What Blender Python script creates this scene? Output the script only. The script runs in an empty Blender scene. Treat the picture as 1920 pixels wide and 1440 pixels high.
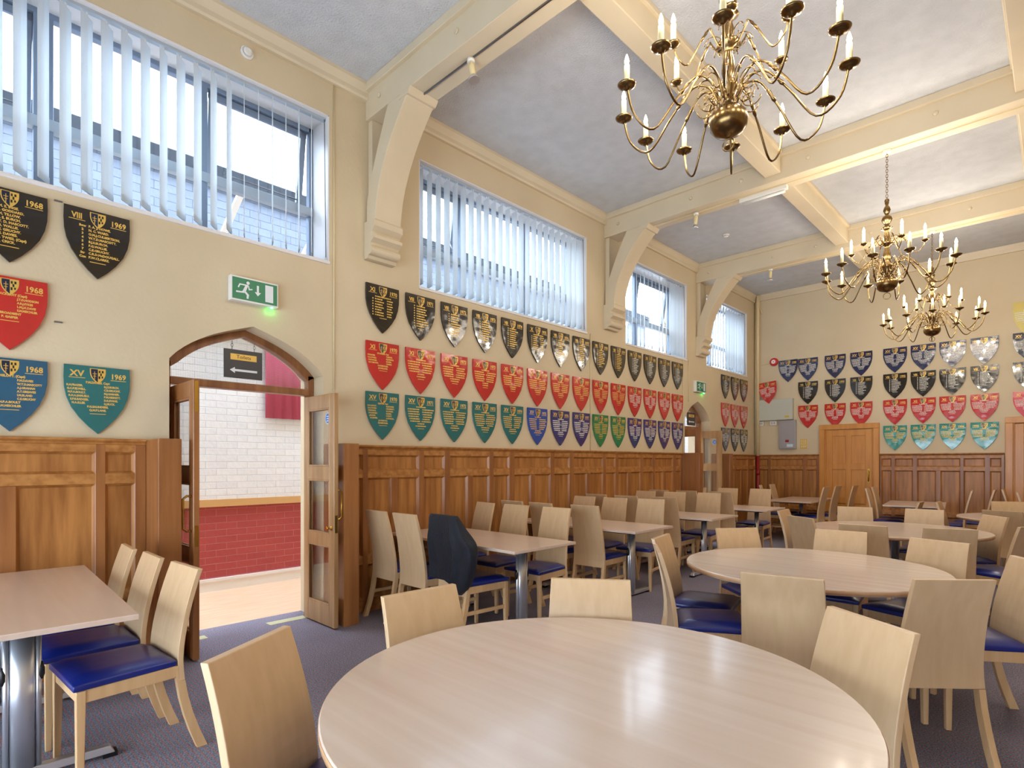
import bpy, math, random
from mathutils import Matrix, Vector
random.seed(7)
S = bpy.context.scene
C = S.collection
R = math.radians
PI = math.pi

# ------------------------------------------------------------------ camera
TH = math.atan(1030 / 1059)                      # angle between the view and the left wall
cam = bpy.data.cameras.new('camera')
cam.sensor_fit = 'HORIZONTAL'
cam.sensor_width = 36
cam.lens = 36 * 1059 / 1920
cam.shift_y = (867 - 720) / 1920
cam.clip_end = 200
co = bpy.data.objects.new('camera', cam)
co.location = (4.78, 0, 1.42)
co.rotation_euler = (PI / 2, 0, TH)
C.objects.link(co)
S.camera = co
# ------------------------------------------------------------------ world and exposure
w = bpy.data.worlds.new('sky')
S.world = w
w.use_nodes = True
bg = w.node_tree.nodes['Background']
bg.inputs[0].default_value = (0.70, 0.84, 1.0, 1)
bg.inputs[1].default_value = 10.0
S.view_settings.view_transform = 'Standard'
S.view_settings.look = 'None'
S.view_settings.gamma = 1
S.view_settings.exposure = 0.16
S.cycles.max_bounces = 7
S.cycles.diffuse_bounces = 4
S.cycles.glossy_bounces = 3
S.cycles.transmission_bounces = 4
S.cycles.transparent_max_bounces = 12
S.cycles.sample_clamp_indirect = 6
S.cycles.caustics_reflective = False
S.cycles.caustics_refractive = False
BULB = 26.0          # radiance of a candle bulb
LAMP = 4.8           # watts of each candle bulb

# ------------------------------------------------------------------ materials
def lin(c):
    return tuple(((v / 255) / 12.92 if v <= 10 else ((v / 255 + .055) / 1.055) ** 2.4) for v in c) + (1,)
M = {}
def mat(name, col, rough=.5, metal=0, coat=0, **kw):
    m = bpy.data.materials.new(name); m.use_nodes = True
    b = m.node_tree.nodes['Principled BSDF']
    b.inputs['Base Color'].default_value = lin(col)
    b.inputs['Roughness'].default_value = rough
    b.inputs['Metallic'].default_value = metal
    b.inputs['Coat Weight'].default_value = coat
    b.inputs['Coat Roughness'].default_value = kw.get('cr', .08)
    if 'spec' in kw: b.inputs['Specular IOR Level'].default_value = kw['spec']
    if 'emit' in kw:
        b.inputs['Emission Color'].default_value = lin(kw['emit']); b.inputs['Emission Strength'].default_value = kw['es']
    M[name] = m
    return m, m.node_tree, b
def nd(t, kind, **kw):
    n = t.nodes.new(kind)
    for k, v in kw.items():
        if k.startswith('i_'): n.inputs[int(k[2:])].default_value = v
        else: setattr(n, k, v)
    return n
def coords(t, scale=(1, 1, 1), rot=(0, 0, 0)):
    tc = nd(t, 'ShaderNodeTexCoord'); mp = nd(t, 'ShaderNodeMapping')
    mp.inputs['Scale'].default_value = scale; mp.inputs['Rotation'].default_value = rot
    t.links.new(tc.outputs['Object'], mp.inputs[0])
    return mp.outputs[0]
def vary(name, c1, c2, scale, rough, nscale=1.0, detail=4, bump=0, bscale=None, rot=(0, 0, 0), lo=.35, hi=.65, **kw):
    """two-tone noise material; a stretched scale makes wood grain"""
    m, t, b = mat(name, c1, rough, **kw)
    v = coords(t, scale, rot)
    n = nd(t, 'ShaderNodeTexNoise'); n.inputs['Scale'].default_value = nscale; n.inputs['Detail'].default_value = detail
    t.links.new(v, n.inputs['Vector'])
    r = nd(t, 'ShaderNodeValToRGB')
    r.color_ramp.elements[0].position = lo; r.color_ramp.elements[1].position = hi
    r.color_ramp.elements[0].color = lin(c1); r.color_ramp.elements[1].color = lin(c2)
    t.links.new(n.outputs['Fac'], r.inputs[0]); t.links.new(r.outputs[0], b.inputs['Base Color'])
    if bump:
        n2 = nd(t, 'ShaderNodeTexNoise'); n2.inputs['Scale'].default_value = bscale or 40; n2.inputs['Detail'].default_value = 2
        v2 = coords(t); t.links.new(v2, n2.inputs['Vector'])
        bp = nd(t, 'ShaderNodeBump'); bp.inputs['Strength'].default_value = bump; bp.inputs['Distance'].default_value = kw.get('bd', .01)
        t.links.new(n2.outputs['Fac'], bp.inputs['Height']); t.links.new(bp.outputs[0], b.inputs['Normal'])
    return m
vary('wall_paint', (216, 199, 166), (210, 192, 159), (1, 1, 1), .6, nscale=1.3, bump=.15, bscale=30)
vary('beam_paint', (220, 204, 174), (212, 196, 166), (1, 1, 1), .5, nscale=1.5)
vary('ceiling_paint', (206, 208, 212), (198, 200, 204), (1, 1, 1), .8, nscale=6, bump=.8, bscale=60)
vary('oak', (146, 92, 42), (184, 126, 66), (7, 7, .7), .4, nscale=2.6, detail=5, coat=.1, cr=.25)
vary('oak_rail', (154, 98, 46), (188, 132, 72), (7, 1.2, 9), .4, nscale=2.2, detail=5, coat=.1, cr=.25)
vary('oak_post', (136, 84, 44), (164, 108, 60), (6, 6, .5), .35, nscale=2, detail=5, coat=.2, cr=.25)
vary('oak_door', (196, 128, 48), (210, 144, 62), (8, 8, .8), .35, nscale=2, detail=5, coat=.2, cr=.2)
vary('door_frame_wood', (134, 86, 50), (164, 110, 68), (7, 7, .7), .38, nscale=2, detail=5)
vary('leaf_wood', (162, 122, 78), (188, 148, 102), (8, 8, .6), .35, nscale=2, detail=5, coat=.15)
vary('beech', (210, 176, 134), (217, 184, 143), (14, 14, .9), .38, nscale=2, detail=4, coat=.15, cr=.2)
vary('beech_edge', (208, 168, 120), (218, 180, 134), (14, 14, 1), .42, nscale=2)
vary('laminate', (222, 198, 180), (216, 190, 170), (.8, 12, 1), .28, nscale=1.6, detail=5, coat=.3, cr=.12)
vary('laminate_round', (222, 204, 190), (215, 194, 177), (.5, 16, 1), .26, nscale=1.2, detail=5, coat=.35, cr=.1, rot=(0, 0, R(38)))
vary('laminate_edge', (206, 166, 124), (196, 152, 110), (3, 3, 3), .4, nscale=3)
vary('vinyl_blue', (20, 34, 112), (26, 42, 126), (1, 1, 1), .33, nscale=3, bump=.25, bscale=18, bd=.004, coat=.2, cr=.2)
vary('brass', (152, 126, 82), (116, 92, 58), (1, 1, 1), .26, nscale=5, metal=1)
mat('brass_bright', (214, 172, 84), .2, 1)
mat('chrome', (214, 218, 226), .33, .85)
mat('steel', (130, 132, 138), .35, 1)
mat('black_plastic', (18, 18, 20), .4)
mat('white_plastic', (232, 230, 224), .4)
mat('cream_pipe', (226, 206, 162), .35)
mat('red_pipe', (150, 30, 34), .35)
mat('red_plastic', (200, 30, 30), .35)
mat('grey_box', (196, 198, 184), .45)
mat('steel_box', (168, 164, 164), .4, .4)
mat('yellow_label', (214, 186, 20), .5)
mat('pale_label', (205, 222, 228), .5)
mat('alu', (138, 152, 172), .4, .3)
mat('alu_light', (176, 186, 196), .4, .2)
mat('candle', (226, 208, 158), .6)
mat('bulb', (255, 240, 210), .3, emit=(255, 226, 178), es=BULB)
mat('led_green', (30, 230, 90), .3, emit=(40, 255, 110), es=40)
mat('gold_paint', (226, 186, 92), .35, .25)
mat('white_paint', (228, 226, 216), .45)
mat('navy_ink', (20, 30, 60), .35)
mat('black_ink', (22, 20, 22), .4)
mat('sign_green', (0, 122, 78), .4)
mat('sign_grey', (66, 64, 66), .45)
mat('sign_white', (226, 232, 236), .4)
mat('sign_blue', (20, 120, 220), .4)
mat('maroon_cloth', (184, 74, 100), .9)
mat('fascia', (16, 22, 32), .5, spec=.2)
mat('skirting_white', (232, 228, 226), .4)
mat('pine_rail', (206, 160, 104), .45)
mat('lino', (210, 206, 190), .5)
mat('patch_yellow', (196, 190, 150), .7)
for nm, c in dict(black=(20, 13, 11), red=(182, 26, 28), teal=(8, 98, 100), royal=(14, 62, 150), navy=(26, 32, 74),
                  green=(18, 116, 70), indigo=(36, 36, 104), jade=(22, 130, 120), petrol=(10, 78, 110),
                  rose=(200, 50, 70), gold=(206, 190, 110), purple_navy=(44, 36, 60), slate=(44, 50, 66)).items():
    vary('board_' + nm, c, tuple(min(255, int(v * 1.08 + 2)) for v in c), (1, 1, 1), .16, nscale=2, bump=.45, bscale=6, bd=.02, coat=.75, cr=.04)
vary('coat_cloth', (6, 9, 20), (13, 17, 32), (1, 1, 1), .75, nscale=14, bump=.4, bscale=60)
M['coat_cloth'].node_tree.nodes['Principled BSDF'].inputs['Sheen Weight'].default_value = .06

def glass(name, tint=(1, 1, 1, 1), wires=False):
    m = bpy.data.materials.new(name); m.use_nodes = True; t = m.node_tree; t.nodes.clear()
    o = nd(t, 'ShaderNodeOutputMaterial'); tr = nd(t, 'ShaderNodeBsdfTransparent'); tr.inputs[0].default_value = tint
    gl = nd(t, 'ShaderNodeBsdfGlossy'); gl.inputs['Roughness'].default_value = .02
    lw = nd(t, 'ShaderNodeLayerWeight'); pw = nd(t, 'ShaderNodeMath', operation='POWER'); pw.inputs[1].default_value = 4.5
    fr = nd(t, 'ShaderNodeMath', operation='MULTIPLY_ADD'); fr.inputs[1].default_value = .75; fr.inputs[2].default_value = .045
    t.links.new(lw.outputs['Facing'], pw.inputs[0]); t.links.new(pw.outputs[0], fr.inputs[0])
    mx = nd(t, 'ShaderNodeMixShader')
    t.links.new(fr.outputs[0], mx.inputs[0]); t.links.new(tr.outputs[0], mx.inputs[1]); t.links.new(gl.outputs[0], mx.inputs[2])
    out = mx.outputs[0]
    if wires:                                      # Georgian wired glass: a fine square mesh inside the pane
        tc = nd(t, 'ShaderNodeTexCoord'); sp = nd(t, 'ShaderNodeSeparateXYZ'); t.links.new(tc.outputs['Object'], sp.inputs[0])
        fs = []
        for ax in (1, 2):
            a = nd(t, 'ShaderNodeMath', operation='MODULO'); a.inputs[1].default_value = .0125
            ad = nd(t, 'ShaderNodeMath', operation='ADD'); ad.inputs[1].default_value = 20
            t.links.new(sp.outputs[ax], ad.inputs[0]); t.links.new(ad.outputs[0], a.inputs[0])
            l = nd(t, 'ShaderNodeMath', operation='LESS_THAN'); l.inputs[1].default_value = .0007
            t.links.new(a.outputs[0], l.inputs[0]); fs.append(l)
        mxx = nd(t, 'ShaderNodeMath', operation='MAXIMUM')
        t.links.new(fs[0].outputs[0], mxx.inputs[0]); t.links.new(fs[1].outputs[0], mxx.inputs[1])
        df = nd(t, 'ShaderNodeBsdfDiffuse'); df.inputs[0].default_value = (.30, .33, .38, 1)
        m2 = nd(t, 'ShaderNodeMixShader')
        t.links.new(mxx.outputs[0], m2.inputs[0]); t.links.new(out, m2.inputs[1]); t.links.new(df.outputs[0], m2.inputs[2]); out = m2.outputs[0]
    t.links.new(out, o.inputs[0]); M[name] = m
glass('clear_glass'); glass('wired_glass', wires=True)

def slat_mat():
    m = bpy.data.materials.new('slat_fabric'); m.use_nodes = True; t = m.node_tree; t.nodes.clear()
    o = nd(t, 'ShaderNodeOutputMaterial')
    d = nd(t, 'ShaderNodeBsdfDiffuse'); d.inputs[0].default_value = (.86, .88, .88, 1)
    tl = nd(t, 'ShaderNodeBsdfTranslucent'); tl.inputs[0].default_value = (.88, .93, .97, 1)
    mx = nd(t, 'ShaderNodeMixShader'); mx.inputs[0].default_value = .62
    t.links.new(d.outputs[0], mx.inputs[1]); t.links.new(tl.outputs[0], mx.inputs[2]); t.links.new(mx.outputs[0], o.inputs[0])
    M['slat_fabric'] = m
slat_mat()

def carpet():
    m, t, b = mat('carpet', (60, 62, 74), .95, spec=.2)
    tc = nd(t, 'ShaderNodeTexCoord'); sp = nd(t, 'ShaderNodeSeparateXYZ'); t.links.new(tc.outputs['Object'], sp.inputs[0])
    def math_(op, a, bb):
        n = nd(t, 'ShaderNodeMath', operation=op)
        for i, v in enumerate((a, bb)):
            if isinstance(v, (int, float)): n.inputs[i].default_value = v
            elif v is not None: t.links.new(v, n.inputs[i])
        return n.outputs[0]
    P_ = .026
    yy = math_('ADD', math_('DIVIDE', sp.outputs[1], P_), 4000.0)
    row = math_('MODULO', math_('FLOOR', yy, None), 2.0)
    xx = math_('ADD', math_('ADD', math_('DIVIDE', sp.outputs[0], P_), 4000.0), math_('MULTIPLY', row, .5))
    fx = math_('ABSOLUTE', math_('SUBTRACT', math_('FRACT', xx, None), .5), None)
    fy = math_('ABSOLUTE', math_('SUBTRACT', math_('FRACT', yy, None), .5), None)
    dot = math_('MULTIPLY', math_('LESS_THAN', fx, .2), math_('LESS_THAN', fy, .14))
    n = nd(t, 'ShaderNodeTexNoise'); n.inputs['Scale'].default_value = 130; t.links.new(tc.outputs['Object'], n.inputs['Vector'])
    n3 = nd(t, 'ShaderNodeTexNoise'); n3.inputs['Scale'].default_value = 1.7; t.links.new(tc.outputs['Object'], n3.inputs['Vector'])
    r = nd(t, 'ShaderNodeValToRGB'); t.links.new(n.outputs['Fac'], r.inputs[0])
    r.color_ramp.elements[0].position = .35; r.color_ramp.elements[1].position = .68
    r.color_ramp.elements[0].color = lin((98, 104, 122)); r.color_ramp.elements[1].color = lin((158, 164, 180))
    mx = nd(t, 'ShaderNodeMix', data_type='RGBA'); t.links.new(dot, mx.inputs[0]); t.links.new(r.outputs[0], mx.inputs[6]); mx.inputs[7].default_value = lin((206, 104, 82))
    mul = nd(t, 'ShaderNodeMix', data_type='RGBA', blend_type='MULTIPLY'); mul.inputs[0].default_value = .35
    t.links.new(mx.outputs[2], mul.inputs[6]); t.links.new(n3.outputs['Fac'], mul.inputs[7])
    t.links.new(mul.outputs[2], b.inputs['Base Color'])
    bp = nd(t, 'ShaderNodeBump'); bp.inputs['Strength'].default_value = .5; bp.inputs['Distance'].default_value = .004
    t.links.new(n.outputs['Fac'], bp.inputs['Height']); t.links.new(bp.outputs[0], b.inputs['Normal'])
carpet()

def brick(name, c1, c2, mortar, bw=.22, rh=.075, rough=.6, bump=.6):
    m, t, b = mat(name, c1, rough)
    tc = nd(t, 'ShaderNodeTexCoord'); sp = nd(t, 'ShaderNodeSeparateXYZ'); cb = nd(t, 'ShaderNodeCombineXYZ')
    t.links.new(tc.outputs['Object'], sp.inputs[0]); t.links.new(sp.outputs[1], cb.inputs[0]); t.links.new(sp.outputs[2], cb.inputs[1])
    k = nd(t, 'ShaderNodeTexBrick'); t.links.new(cb.outputs[0], k.inputs['Vector'])
    k.inputs['Color1'].default_value = lin(c1); k.inputs['Color2'].default_value = lin(c2); k.inputs['Mortar'].default_value = lin(mortar)
    k.inputs['Scale'].default_value = 1; k.inputs['Mortar Size'].default_value = .005; k.inputs['Mortar Smooth'].default_value = .6
    k.inputs['Brick Width'].default_value = bw; k.inputs['Row Height'].default_value = rh
    t.links.new(k.outputs['Color'], b.inputs['Base Color'])
    n = nd(t, 'ShaderNodeTexNoise'); n.inputs['Scale'].default_value = 14; t.links.new(tc.outputs['Object'], n.inputs['Vector'])
    s = nd(t, 'ShaderNodeMath', operation='SUBTRACT'); t.links.new(n.outputs['Fac'], s.inputs[0]); t.links.new(k.outputs['Fac'], s.inputs[1])
    bp = nd(t, 'ShaderNodeBump'); bp.inputs['Strength'].default_value = bump; bp.inputs['Distance'].default_value = .01
    t.links.new(s.outputs[0], bp.inputs['Height']); t.links.new(bp.outputs[0], b.inputs['Normal'])
brick('brick_white', (232, 230, 232), (226, 224, 228), (216, 216, 222))
brick('brick_maroon', (164, 62, 62), (170, 68, 66), (180, 96, 94))
brick('brick_outside', (88, 96, 112), (96, 104, 120), (62, 70, 86), bw=.3, rh=.11)
vary('plank_floor', (232, 200, 168), (222, 182, 144), (10, 1.0, 1), .3, nscale=3, detail=3, coat=.3)

# ------------------------------------------------------------------ mesh helpers
class MB:
    def __init__(s): s.v = []; s.f = []; s.m = []; s.sm = []
    def add(s, vs, fs, mi=0, mx=None, smooth=False):
        o = len(s.v)
        s.v += [tuple(mx @ Vector(p)) if mx is not None else tuple(p) for p in vs]
        s.f += [tuple(o + i for i in f) for f in fs]; s.m += [mi] * len(fs); s.sm += [smooth] * len(fs)
        return s
    def box(s, x0, x1, y0, y1, z0, z1, mi=0, mx=None):
        vs = [(x, y, z) for z in (z0, z1) for y in (y0, y1) for x in (x0, x1)]
        return s.add(vs, [(0, 2, 3, 1), (4, 5, 7, 6), (0, 1, 5, 4), (2, 6, 7, 3), (0, 4, 6, 2), (1, 3, 7, 5)], mi, mx)
    def hexa(s, b, t, mi=0, mx=None):
        """bottom quad b and top quad t, both counter-clockwise seen from above"""
        return s.add(list(b) + list(t), [(3, 2, 1, 0), (4, 5, 6, 7), (0, 1, 5, 4), (1, 2, 6, 5), (2, 3, 7, 6), (3, 0, 4, 7)], mi, mx)
    def prism(s, poly, a0, a1, axis=0, mi=0, mx=None, smooth=False):
        """poly = 2-D outline, extruded along an axis"""
        def p3(p, a):
            return {0: (a, p[0], p[1]), 1: (p[0], a, p[1]), 2: (p[0], p[1], a)}[axis]
        n = len(poly)
        s.add([p3(p, a0) for p in poly] + [p3(p, a1) for p in poly], [tuple(range(n))[::-1], tuple(range(n, 2 * n))], mi, mx)
        o = len(s.v) - 2 * n
        for i in range(n):
            j = (i + 1) % n
            s.f.append((o + i, o + j, o + n + j, o + n + i)); s.m.append(mi); s.sm.append(smooth)
        return s
    def lathe(s, prof, seg=24, mi=0, mx=None, smooth=True):
        vs = []; fs = []
        for r, z in prof:
            for k in range(seg):
                a = 2 * PI * k / seg; vs.append((r * math.cos(a), r * math.sin(a), z))
        for i in range(len(prof) - 1):
            for k in range(seg):
                k2 = (k + 1) % seg
                fs.append((i * seg + k, i * seg + k2, (i + 1) * seg + k2, (i + 1) * seg + k))
        s.add(vs, fs, mi, mx, smooth)
        o = len(s.v) - len(vs)
        s.f.append(tuple(o + k for k in range(seg))[::-1]); s.m.append(mi); s.sm.append(False)
        s.f.append(tuple(o + (len(prof) - 1) * seg + k for k in range(seg))); s.m.append(mi); s.sm.append(False)
        return s
    def tube(s, path, r, seg=8, mi=0, mx=None, closed=False):
        pts = [Vector(p) for p in path]; n = len(pts); rs = r if isinstance(r, (list, tuple)) else [r] * n
        vs = []; fs = []; up = None
        for i, p in enumerate(pts):
            if closed: d = pts[(i + 1) % n] - pts[i - 1]
            else: d = pts[min(i + 1, n - 1)] - pts[max(i - 1, 0)]
            d.normalize()
            if up is None:
                up = Vector((0, 0, 1)) if abs(d.z) < .9 else Vector((1, 0, 0))
            a = (up - d * up.dot(d)).normalized(); b = d.cross(a); up = a
            for k in range(seg):
                t = 2 * PI * k / seg; vs.append(tuple(p + (a * math.cos(t) + b * math.sin(t)) * rs[i]))
        for i in range(n if closed else n - 1):
            i2 = (i + 1) % n
            for k in range(seg):
                k2 = (k + 1) % seg; fs.append((i * seg + k, i * seg + k2, i2 * seg + k2, i2 * seg + k))
        s.add(vs, fs, mi, mx, True)
        if not closed:
            o = len(s.v) - len(vs)
            s.f.append(tuple(o + k for k in range(seg))[::-1]); s.m.append(mi); s.sm.append(False)
            s.f.append(tuple(o + (n - 1) * seg + k for k in range(seg))); s.m.append(mi); s.sm.append(False)
        return s
    def mesh(s, name, mats):
        me = bpy.data.meshes.new(name); me.from_pydata(s.v, [], s.f)
        for x in mats: me.materials.append(M[x])
        me.polygons.foreach_set('material_index', s.m); me.polygons.foreach_set('use_smooth', s.sm)
        me.update(); return me
    def build(s, name, mats, parent=None, loc=(0, 0, 0), rot=(0, 0, 0), bevel=0, seg=2):
        if isinstance(mats, str): mats = [mats]
        o = bpy.data.objects.new(name, s.mesh(name, mats)); C.objects.link(o)
        o.location = loc; o.rotation_euler = rot
        if parent is not None: o.parent = parent
        if bevel:
            b = o.modifiers.new('bevel', 'BEVEL'); b.width = bevel; b.segments = seg; b.limit_method = 'ANGLE'; b.angle_limit = R(35)
            b.harden_normals = False
        return o
def tag(o, label=None, cat=None, group=None, kind=None):
    if label: o['label'] = label
    if cat: o['category'] = cat
    if group: o['group'] = group
    if kind: o['kind'] = kind
    return o
def empty(name, loc, rz=0):
    o = bpy.data.objects.new(name, None); C.objects.link(o); o.location = loc; o.rotation_euler = (0, 0, rz); o.empty_display_size = .1
    return o
KIDS = {}
def copy_tree(o, loc, rz, parent=None):
    c = o.copy(); C.objects.link(c); c.location = loc; c.rotation_euler = (0, 0, rz)
    def rec(src, dst):
        for ch in list(src.children):
            k = ch.copy(); C.objects.link(k); k.parent = dst; rec(ch, k)
    rec(o, c)
    return c
ORD = ['first', 'second', 'third', 'fourth', 'fifth', 'sixth', 'seventh', 'eighth', 'ninth', 'tenth', 'eleventh', 'twelfth', 'thirteenth', 'fourteenth']

# ------------------------------------------------------------------ room sizes
XR, YB, YF, ZC = 6.95, 12.5, -2.6, 5.02          # right wall, back wall, front wall, ceiling
WT = .45                                        # thickness of the left wall
WZ0, WZ1 = 3.25, 4.58
WIN = [(-.37, 2.53), (3.53, 6.42), (7.40, 9.38), (10.15, 12.06)]
ARCH = [(1.24, 2.47), (9.30, 10.31)]
def arch_z(y, a, b):
    """underside of the pointed four-centred arch over the opening a..b"""
    u = abs((y - (a + b) / 2) / ((b - a) / 2)); u = min(1, u)
    return 2.20 + .34 * (1 - (.62 * u + .38 * u ** 3.2)) ** .92
# --- walls
def wall_x(name, x0, x1, wins, arches, label):
    m = MB(); cuts = sorted(set([YF, YB] + [v for a in wins + arches for v in a]))
    for y0, y1 in zip(cuts, cuts[1:]):
        ym = (y0 + y1) / 2
        inw = any(a < ym < b for a, b in wins); ina = next(((a, b) for a, b in arches if a < ym < b), None)
        lo = 0
        if ina:
            n = 24; lo = 2.62
            for i in range(n):
                ya = y0 + (y1 - y0) * i / n; yb = y0 + (y1 - y0) * (i + 1) / n
                za, zb = arch_z(ya, *ina), arch_z(yb, *ina)
                m.hexa([(x0, ya, za), (x1, ya, za), (x1, yb, zb), (x0, yb, zb)], [(x0, ya, lo), (x1, ya, lo), (x1, yb, lo), (x0, yb, lo)])
        if inw:
            m.box(x0, x1, y0, y1, lo, WZ0); m.box(x0, x1, y0, y1, WZ1, ZC + .2)
        else: m.box(x0, x1, y0, y1, lo, ZC + .2)
    return tag(m.build(name, 'wall_paint'), label, kind='structure')
wall_x('wall_left', -WT, 0, WIN, ARCH, 'cream painted left wall with high windows and arched doorways')
wall_x('wall_right', XR, XR + .4, [], [], 'cream painted right wall')
tag(MB().box(-WT, XR + .4, YB, YB + .35, 0, ZC + .2).build('wall_back', 'wall_paint'), 'cream painted end wall', kind='structure')
m = MB(); m.box(-WT, XR + .4, YF - .3, YF, 0, .1).box(-WT, XR + .4, YF - .3, YF, 2.25, ZC + .2)
for a, b in ((-WT, .5), (2.5, 2.7), (4.7, 4.9), (6.6, XR + .4)): m.box(a, b, YF - .3, YF, .1, 2.25)  # piers between unseen openings, added so daylight reaches the foreground furniture
tag(m.build('wall_front', 'wall_paint'), 'cream painted wall behind the viewpoint, with openings added for daylight', kind='structure')
tag(MB().box(-.45, XR + .4, YF - .3, YB + .35, -.1, 0).build('floor', 'carpet'), 'dark blue grey carpet flecked with red dots', kind='structure')
tag(MB().box(-WT, XR + .4, YF - .3, YB + .35, ZC, ZC + .15).build('ceiling', 'ceiling_paint'), 'pale textured plaster ceiling', kind='structure')

# --- beams and cornices
BEAMS = [(2.90, 3.19), (6.84, 7.12), (9.73, 10.0)]
ZB = 4.69
tn = [0]
def trim(mb, mats, label, bevel=0):
    tn[0] += 1
    return tag(mb.build('trim_%d' % tn[0], mats, bevel=bevel), label, kind='structure')
bo = ['nearest', 'middle', 'farthest']
for i, (a, b) in enumerate(BEAMS):
    m = MB().box(0, XR, a, b, ZB, ZC - .075).box(0, XR, a - .035, b + .035, ZC - .08, ZC)
    for x in (.24, 1.35, 2.0, 2.75, 3.9, 5.0):                              # painted bolt heads
        m.lathe([(.024, 0), (.024, .012), (.015, .02)], 10, mx=Matrix.Translation((x, a, 4.83)) @ Matrix.Rotation(PI / 2, 4, 'X'))
    trim(m, 'beam_paint', 'cream painted %s ceiling cross beam' % bo[i], bevel=.008)
for x in (2.37, 4.57):
    for a, b in ((YF, BEAMS[0][0]), (BEAMS[0][1], BEAMS[1][0]), (BEAMS[1][1], BEAMS[2][0]), (BEAMS[2][1], YB)):
        trim(MB().hexa([(x - .09, a, 4.76), (x + .09, a, 4.76), (x + .09, b, 4.76), (x - .09, b, 4.76)], [(x - .09, a, ZC), (x + .09, a, ZC), (x + .09, b, ZC), (x - .09, b, ZC)])
             .box(x - .12, x + .12, a, b, ZC - .05, ZC), 'beam_paint', 'cream painted lengthwise ceiling beam', bevel=.008)
for a, b in ((YF, BEAMS[0][0]), (BEAMS[0][1], BEAMS[1][0]), (BEAMS[1][1], BEAMS[2][0]), (BEAMS[2][1], YB)):
    trim(MB().prism([(0, 4.87), (.035, 4.87), (.045, 4.89), (.045, 4.93), (.075, 4.99), (.075, ZC), (0, ZC)], a, b, axis=1), 'beam_paint', 'cream cornice along the left wall')
trim(MB().prism([(YB, 4.9), (YB - .035, 4.9), (YB - .05, 4.96), (YB - .07, ZC), (YB, ZC)], 0, XR, axis=0), 'beam_paint', 'cream cornice on the end wall')
# --- curved braces and their corbels: each a bracket under its beam
for i, (a, b) in enumerate(BEAMS):
    m = MB(); inner = []; outer = []
    n = 14
    for k in range(n + 1):
        t = k / n; z = 3.70 + (ZB - 3.70) * t
        inner.append((.09 + .50 * t ** 2.1 + .06 * t, z)); outer.append((.02 if t < .18 else .02 + .36 * ((t - .18) / .82) ** 1.25, z))
    m.prism(outer + [(x + .08, z) for x, z in inner[::-1]], a, b, axis=1)
    br = empty('beam_bracket', (0, 0, 3.3))
    tag(br, 'cream curved timber bracket on a moulded corbel under the %s cross beam' % bo[i], 'bracket', 'brackets under the cross beams')
    o = m.build('brace', 'beam_paint', br, loc=(0, 0, -3.3), bevel=.006)
    MB().box(0, .07, a + .03, b - .03, 3.70, ZB).build('wall_post', 'beam_paint', br, loc=(0, 0, -3.3), bevel=.005)
    MB().hexa([(.56, a - .01, ZB - .05), (.70, a - .01, ZB - .05), (.70, b + .01, ZB - .05), (.56, b + .01, ZB - .05)],
              [(.60, a - .01, ZB), (.74, a - .01, ZB), (.74, b + .01, ZB), (.60, b + .01, ZB)]).build('brace_cap', 'beam_paint', br, loc=(0, 0, -3.3), bevel=.004)
    prof = [(0, 3.36), (.06, 3.36), (.075, 3.39)]
    prof += [(.095 + .045 * math.cos(t), 3.435 + .045 * math.sin(t)) for t in [R(v) for v in range(-80, 91, 20)]]
    prof += [(.115, 3.50), (.17, 3.53), (.175, 3.56), (.12, 3.575), (.13, 3.60), (.18, 3.64), (.185, 3.69), (.17, 3.71), (0, 3.71)]
    MB().prism(prof, a - .015, b + .015, axis=1).build('corbel', 'beam_paint', br, loc=(0, 0, -3.3), bevel=.003)
# --- thin surface conduits and the pipes in the corner
for y, z0, z1, l in ((2.57, 2.07, 4.87, 'beside the near doorway'), (6.50, 1.59, 3.24, 'under the second window'), (9.22, 1.59, 3.24, 'at the left of the far doorway'), (9.43, 2.5, 3.24, 'under the third window')):
    tag(MB().tube([(.008, y, z0), (.008, y, z1)], .007, 6).build('conduit', 'cream_pipe'), 'thin cream cable conduit on the left wall %s' % l, 'conduit')
pp = empty('riser_pipe', (.1, YB - .1, 0)); tag(pp, 'vertical pipe in the far corner, cream above and red below', 'pipe')
MB().tube([(0, 0, 1.56), (0, 0, 4.72), (.0, .0, 5.0)], .032, 12).build('upper_pipe', 'cream_pipe', pp)
MB().tube([(0, 0, 0), (0, 0, 1.56)], .034, 12).lathe([(.043, 1.15), (.045, 1.2), (.043, 1.25)], 12).build('lower_pipe', 'red_pipe', pp)
tag(MB().tube([(.03, YB - .03, 1.6), (.03, YB - .03, 5.0)], .022, 10).build('service_pipe', 'cream_pipe'), 'thinner cream pipe right in the far corner of the hall', 'pipe')
tag(MB().tube([(.16, YB - .025, 4.62), (.10, YB - .03, 4.8), (.10, YB - .03, 5.0)], .018, 10).build('service_pipe', 'cream_pipe'), 'short bent cream pipe on the end wall under the corner of the ceiling', 'pipe')

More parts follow.
